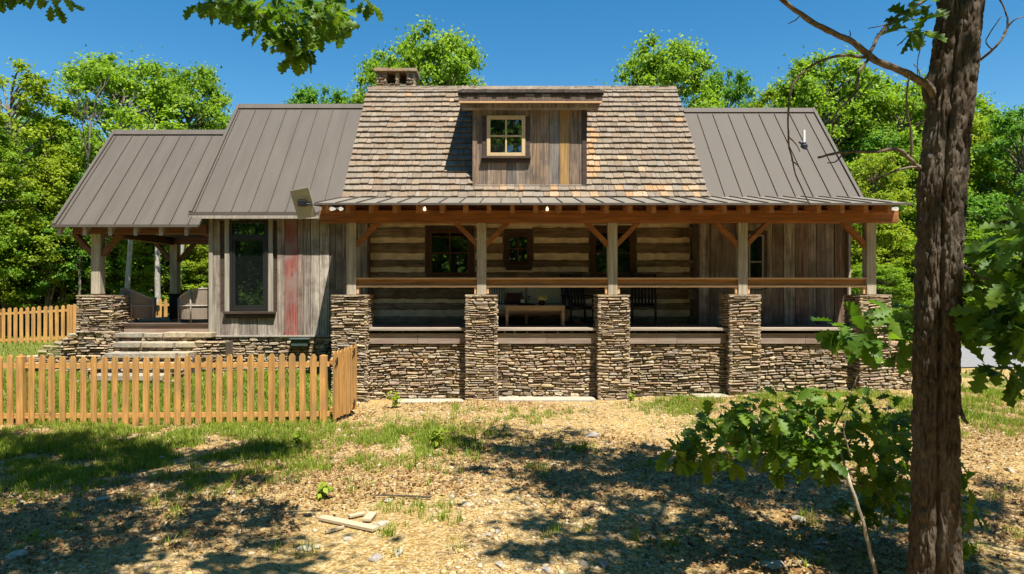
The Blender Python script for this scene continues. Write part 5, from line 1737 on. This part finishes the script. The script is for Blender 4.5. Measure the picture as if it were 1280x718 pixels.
# lawn behind fence and far grass: shorter, denser
x = r.uniform(-12, -3.2, 16000); y_ = r.uniform(12.6, 15.9, 16000)
x2 = r.uniform(-24, -9.6, 9000); y2 = r.uniform(16, 27, 9000)
x3 = r.uniform(8.9, 22, 7000); y3 = r.uniform(13, 27, 7000); kp = ~((x3 > 9.2) & (np.abs(y3 - 19.6) < 2.4)); x3, y3 = x3[kp], y3[kp]
x = np.concatenate([x, x2, x3]); y_ = np.concatenate([y_, y2, y3])
V, F = blades(x, y_, r.uniform(.06, .14, len(x)), r.uniform(.008, .016, len(x)), r, .9)
kind(link("grass", npmesh("grass", V, F, M['grass'])), 'stuff')
# dry straw
x, y_ = pick(46000, r, 7, 14.6, .7)
kp = (fbm(x * .9, y_ * .9, 71) > .40) & ~house_block(x, y_) & (y_ > 9.5 + 4 * (fbm(x * .7, y_ * .7, 5) - .4)); x, y_ = x[kp], y_[kp]
V, F = blades(x, y_, r.uniform(.012, .04, len(x)), r.uniform(.002, .005, len(x)), r, 2.8)
kind(link("dry_straw", npmesh("dry_straw", V, F, M['straw'])), 'stuff')
# leaf litter
x, y_ = pick(75000, r, 4.8, 14.0, 1.1)
bare = np.exp(-(((x + .9) / 1.1) ** 2 + ((y_ - 6.1) / 1.5) ** 2)) + .6 * np.exp(-(((x - .5) / 3) ** 2 + ((y_ - 12.5) / 1.2) ** 2))
drift = np.exp(-(((x - 2.6) / 1.8) ** 2 + ((y_ - 6.8) / 2.0) ** 2)) + np.exp(-(((x + 5) / 1.8) ** 2 + ((y_ - 7) / 1.6) ** 2))
kp = (fbm(x * .7, y_ * .7, 81) > r.uniform(.28, .5, len(x)) + .4 * bare - .2 * drift) & ~house_block(x, y_); x, y_ = x[kp], y_[kp]
C = np.stack([x, y_, gz(x, y_) + r.uniform(.004, .028, len(x))], 1)
Nn = r.normal(size=(len(x), 3)) * .35; Nn[:, 2] += 1; Nn /= np.linalg.norm(Nn, axis=1)[:, None]
V, F = quads(C, Nn, .018 + .07 * r.random(len(x)) ** 2, r, .5, .8)
kind(link("leaf_litter", npmesh("leaf_litter", V, F, M['litter'])), 'stuff')
# pebbles
def pebbles(x, y_, s, r):
    n = len(x)
    base = np.array([(1, 0, 0), (.4, .9, 0), (-.7, .7, 0), (-1, -.1, 0), (-.4, -.9, 0), (.7, -.7, 0), (.35, .2, .62), (-.4, .3, .66), (-.05, -.45, .6), (0, 0, -.6)])
    a = r.uniform(0, 6.28, n); ca, sa = np.cos(a), np.sin(a)
    B = base[None] * (1 + r.uniform(-.28, .28, (n, 10, 3)))
    B[:, :, 1] *= r.uniform(.5, 1, n)[:, None]; B[:, :, 2] *= r.uniform(.5, 1.0, n)[:, None]
    V = np.stack([B[:, :, 0] * ca[:, None] - B[:, :, 1] * sa[:, None], B[:, :, 0] * sa[:, None] + B[:, :, 1] * ca[:, None], B[:, :, 2]], -1) * s[:, None, None]
    V += np.stack([x, y_, gz(x, y_) + s * .08], 1)[:, None, :]
    T = np.array([(0, 1, 6), (1, 7, 6), (1, 2, 7), (2, 3, 7), (3, 8, 7), (3, 4, 8), (4, 5, 8), (5, 6, 8), (5, 0, 6), (6, 7, 8), (1, 0, 9), (2, 1, 9), (3, 2, 9), (4, 3, 9), (5, 4, 9), (0, 5, 9)])
    F = T[None] + (np.arange(n) * 10)[:, None, None]
    return V.reshape(-1, 3), F.reshape(-1, 3)
x, y_ = pick(52000, r, 4.8, 14.1, 1.1)
bare = np.exp(-(((x + .9) / 1.0) ** 2 + ((y_ - 6.0) / 1.3) ** 2))
kp = (fbm(x * .6, y_ * .6, 91) > r.uniform(.3, .55, len(x)) + .35 * bare); x, y_ = x[kp], y_[kp]
s = .006 + .034 * r.random(len(x)) ** 5 + .008 * r.random(len(x))
V, F = pebbles(x, y_, s, r)
kind(link("gravel", npmesh("gravel", V, F, M['pebble'])), 'stuff')


def rock(label, px, py, size, mat, seed, flat=.5, group=None):
    Yd = 851 * CZ / (py - 360)
    x = (px - 628) / 851 * Yd
    q_ = random.Random(seed)
    bm_ = bmesh.new(); bmesh.ops.create_icosphere(bm_, subdivisions=3, radius=1)
    a = q_.uniform(0, 3)
    pl = [(Vector((q_.gauss(0, 1), q_.gauss(0, 1), q_.gauss(0, .8))).normalized(), q_.uniform(.55, .85)) for _ in range(9)]
    for v in bm_.verts:
        p = v.co.copy()
        for (n_, d_) in pl:
            e = p.dot(n_)
            if e > d_: p -= n_ * (e - d_) * .92
        p *= 1 + q_.uniform(-.025, .025)
        v.co = Vector((p.x, p.y * .7, p.z * flat)) * size
    me = bpy.data.meshes.new("rock"); bm_.to_mesh(me); bm_.free(); me.materials.append(mat)
    o = link("rock", me); o.location = (x, Yd, g(x, Yd) + size * flat * .3); o.rotation_euler = (0, 0, a)
    return tag(o, label, "rock", group)
rock("grey rounded rock on the bright dirt below the planks", 471, 696, .08, M['grey_rock'], 1)
rock("pale flat rock left of the grey rock on the bright dirt", 384, 681, .10, M['pale_rock'], 2, .35)
rock("small white rock above the right end of the long plank", 486, 624, .06, M['pale_rock'], 3)
rock("pale rock right beside the short plank piece", 478, 655, .09, M['pale_rock'], 4, .4)
rock("white rock at the bottom right of the bright dirt patch", 625, 708, .06, M['pale_rock'], 5)
rock("pale oval rock in the shade left of the sapling stem", 998, 654, .085, M['pale_rock'], 6, .5)
rock("pale flat rock in the shade at the bottom edge, left of the trunk", 968, 708, .11, M['pale_rock'], 7, .35)
rock("light rock half buried in the shade below the sapling leaves", 1027, 682, .08, M['pale_rock'], 8, .4)
rock("white rock on the sunlit dirt right of the oak trunk", 1262, 590, .08, M['pale_rock'], 9, .5)
rock("broad pale stone in the shade at the left, near the bottom corner", 20, 690, .12, M['pale_rock'], 10, .35)
rock("pale stone in the left shade below the picket fence", 128, 615, .10, M['pale_rock'], 11, .4)
rock("flat grey stone in the middle shade in front of the porch", 740, 545, .20, M['grey_rock'], 12, .22)
LK = "pale loose stone scattered on the bare gravelly dirt in front of the house"
q = random.Random(19)
for k in range(46):
    rock(LK, q.uniform(0, 1120), q.uniform(548, 716), q.uniform(.03, .062), M['pale_rock'] if q.random() < .7 else M['grey_rock'], 100 + k, q.uniform(.35, .6), "loose pale stones on the dirt")


# planks
def plank(label, a, b_, w, th, seed):
    def gp(p):
        Yd = 851 * CZ / (p[1] - 360); x = (p[0] - 628) / 851 * Yd
        return Vector((x, Yd, g(x, Yd) + .03))
    A0, B0 = gp(a), gp(b_)
    m_ = MB(); u = (B0 - A0)
    L = u.length
    m_.box(-L / 2, L / 2, -w / 2, w / 2, -th / 2, th / 2)
    o = m_.build("weathered_plank", M['plank'], None, .003)
    o.location = (A0 + B0) / 2; o.rotation_euler = (0, -math.asin(u.z / L), math.atan2(u.y, u.x))
    return tag(o, label, "plank")
plank("long weathered plank lying on the dirt left of centre", (402, 645), (470, 663), .10, .03, 1)
plank("short plank piece leaning across the far side of the long plank", (458, 652), (466, 641), .09, .025, 2)
plank("narrow plank behind the long plank", (436, 645), (455, 641), .06, .025, 3)
plank("thin dark lath in front of the long plank", (407, 664), (430, 659), .03, .02, 4)

# sticks by the planks
sk = MB(); sk.tube([(-.8 + .0, 7.6, g(-.8, 7.6) + .03), (-1.1, 7.65, g(-1.1, 7.6) + .035), (-1.45, 7.75, g(-1.4, 7.7) + .025)], [.012, .014, .007], 7)
tag(sk.build("fallen_stick", M['bark']), "thin brown stick lying right of the planks", "stick")


# small weeds
def weed(label, px, py, h, n, seed, group=None):
    Yd = 851 * CZ / (py - 360); x = (px - 628) / 851 * Yd
    if Yd > 14: Yd = 14.05; x = (px - 628) / 851 * Yd
    r = np.random.default_rng(seed); z = g(x, Yd)
    root = thing("weed", label, "weed", (x, Yd, z), group)
    st_ = MB(); Cs = []; Ns = []
    for k in range(n):
        a = r.uniform(0, 6.28); l = r.uniform(.1, .5) * h
        e = Vector((x + math.cos(a) * l, Yd + math.sin(a) * l * .6 - .02, z + h * r.uniform(.6, 1)))
        st_.tube([(x, Yd, z), (x + math.cos(a) * l * .4, Yd + math.sin(a) * l * .3, z + h * .45), e], [.005, .004, .002], 5)
        for j in range(9):
            f = r.uniform(.25, 1.05)
            Cs.append([x + math.cos(a) * l * f + r.normal() * .03, Yd + math.sin(a) * l * f * .6 + r.normal() * .03, z + h * f * .9 + r.normal() * .02])
            v = np.array([r.normal() * .5, -.4 + r.normal() * .4, 1]); Ns.append(v / np.linalg.norm(v))
    st_.build("stem", M['pale_twig'], root)
    V, F = quads(np.array(Cs), np.array(Ns), r.uniform(.06, .11, len(Cs)), r, .6, .4)
    link("leaves", npmesh("leaves", V, F, M['leaf_bg2']), root)
weed("leafy weed at the foot of the first stone panel, right of the fence gate", 494, 506, .34, 6, 1)
weed("small weed at the foot of the third stone pier", 790, 501, .16, 4, 2)
weed("broad grassy weed on the edge of the shade in front of the second pier", 545, 560, .30, 8, 3)
weed("bright low weed left of the planks", 402, 616, .14, 5, 4)
weed("bright weed in the grass at the foot of the fence's right end", 372, 545, .2, 6, 5)
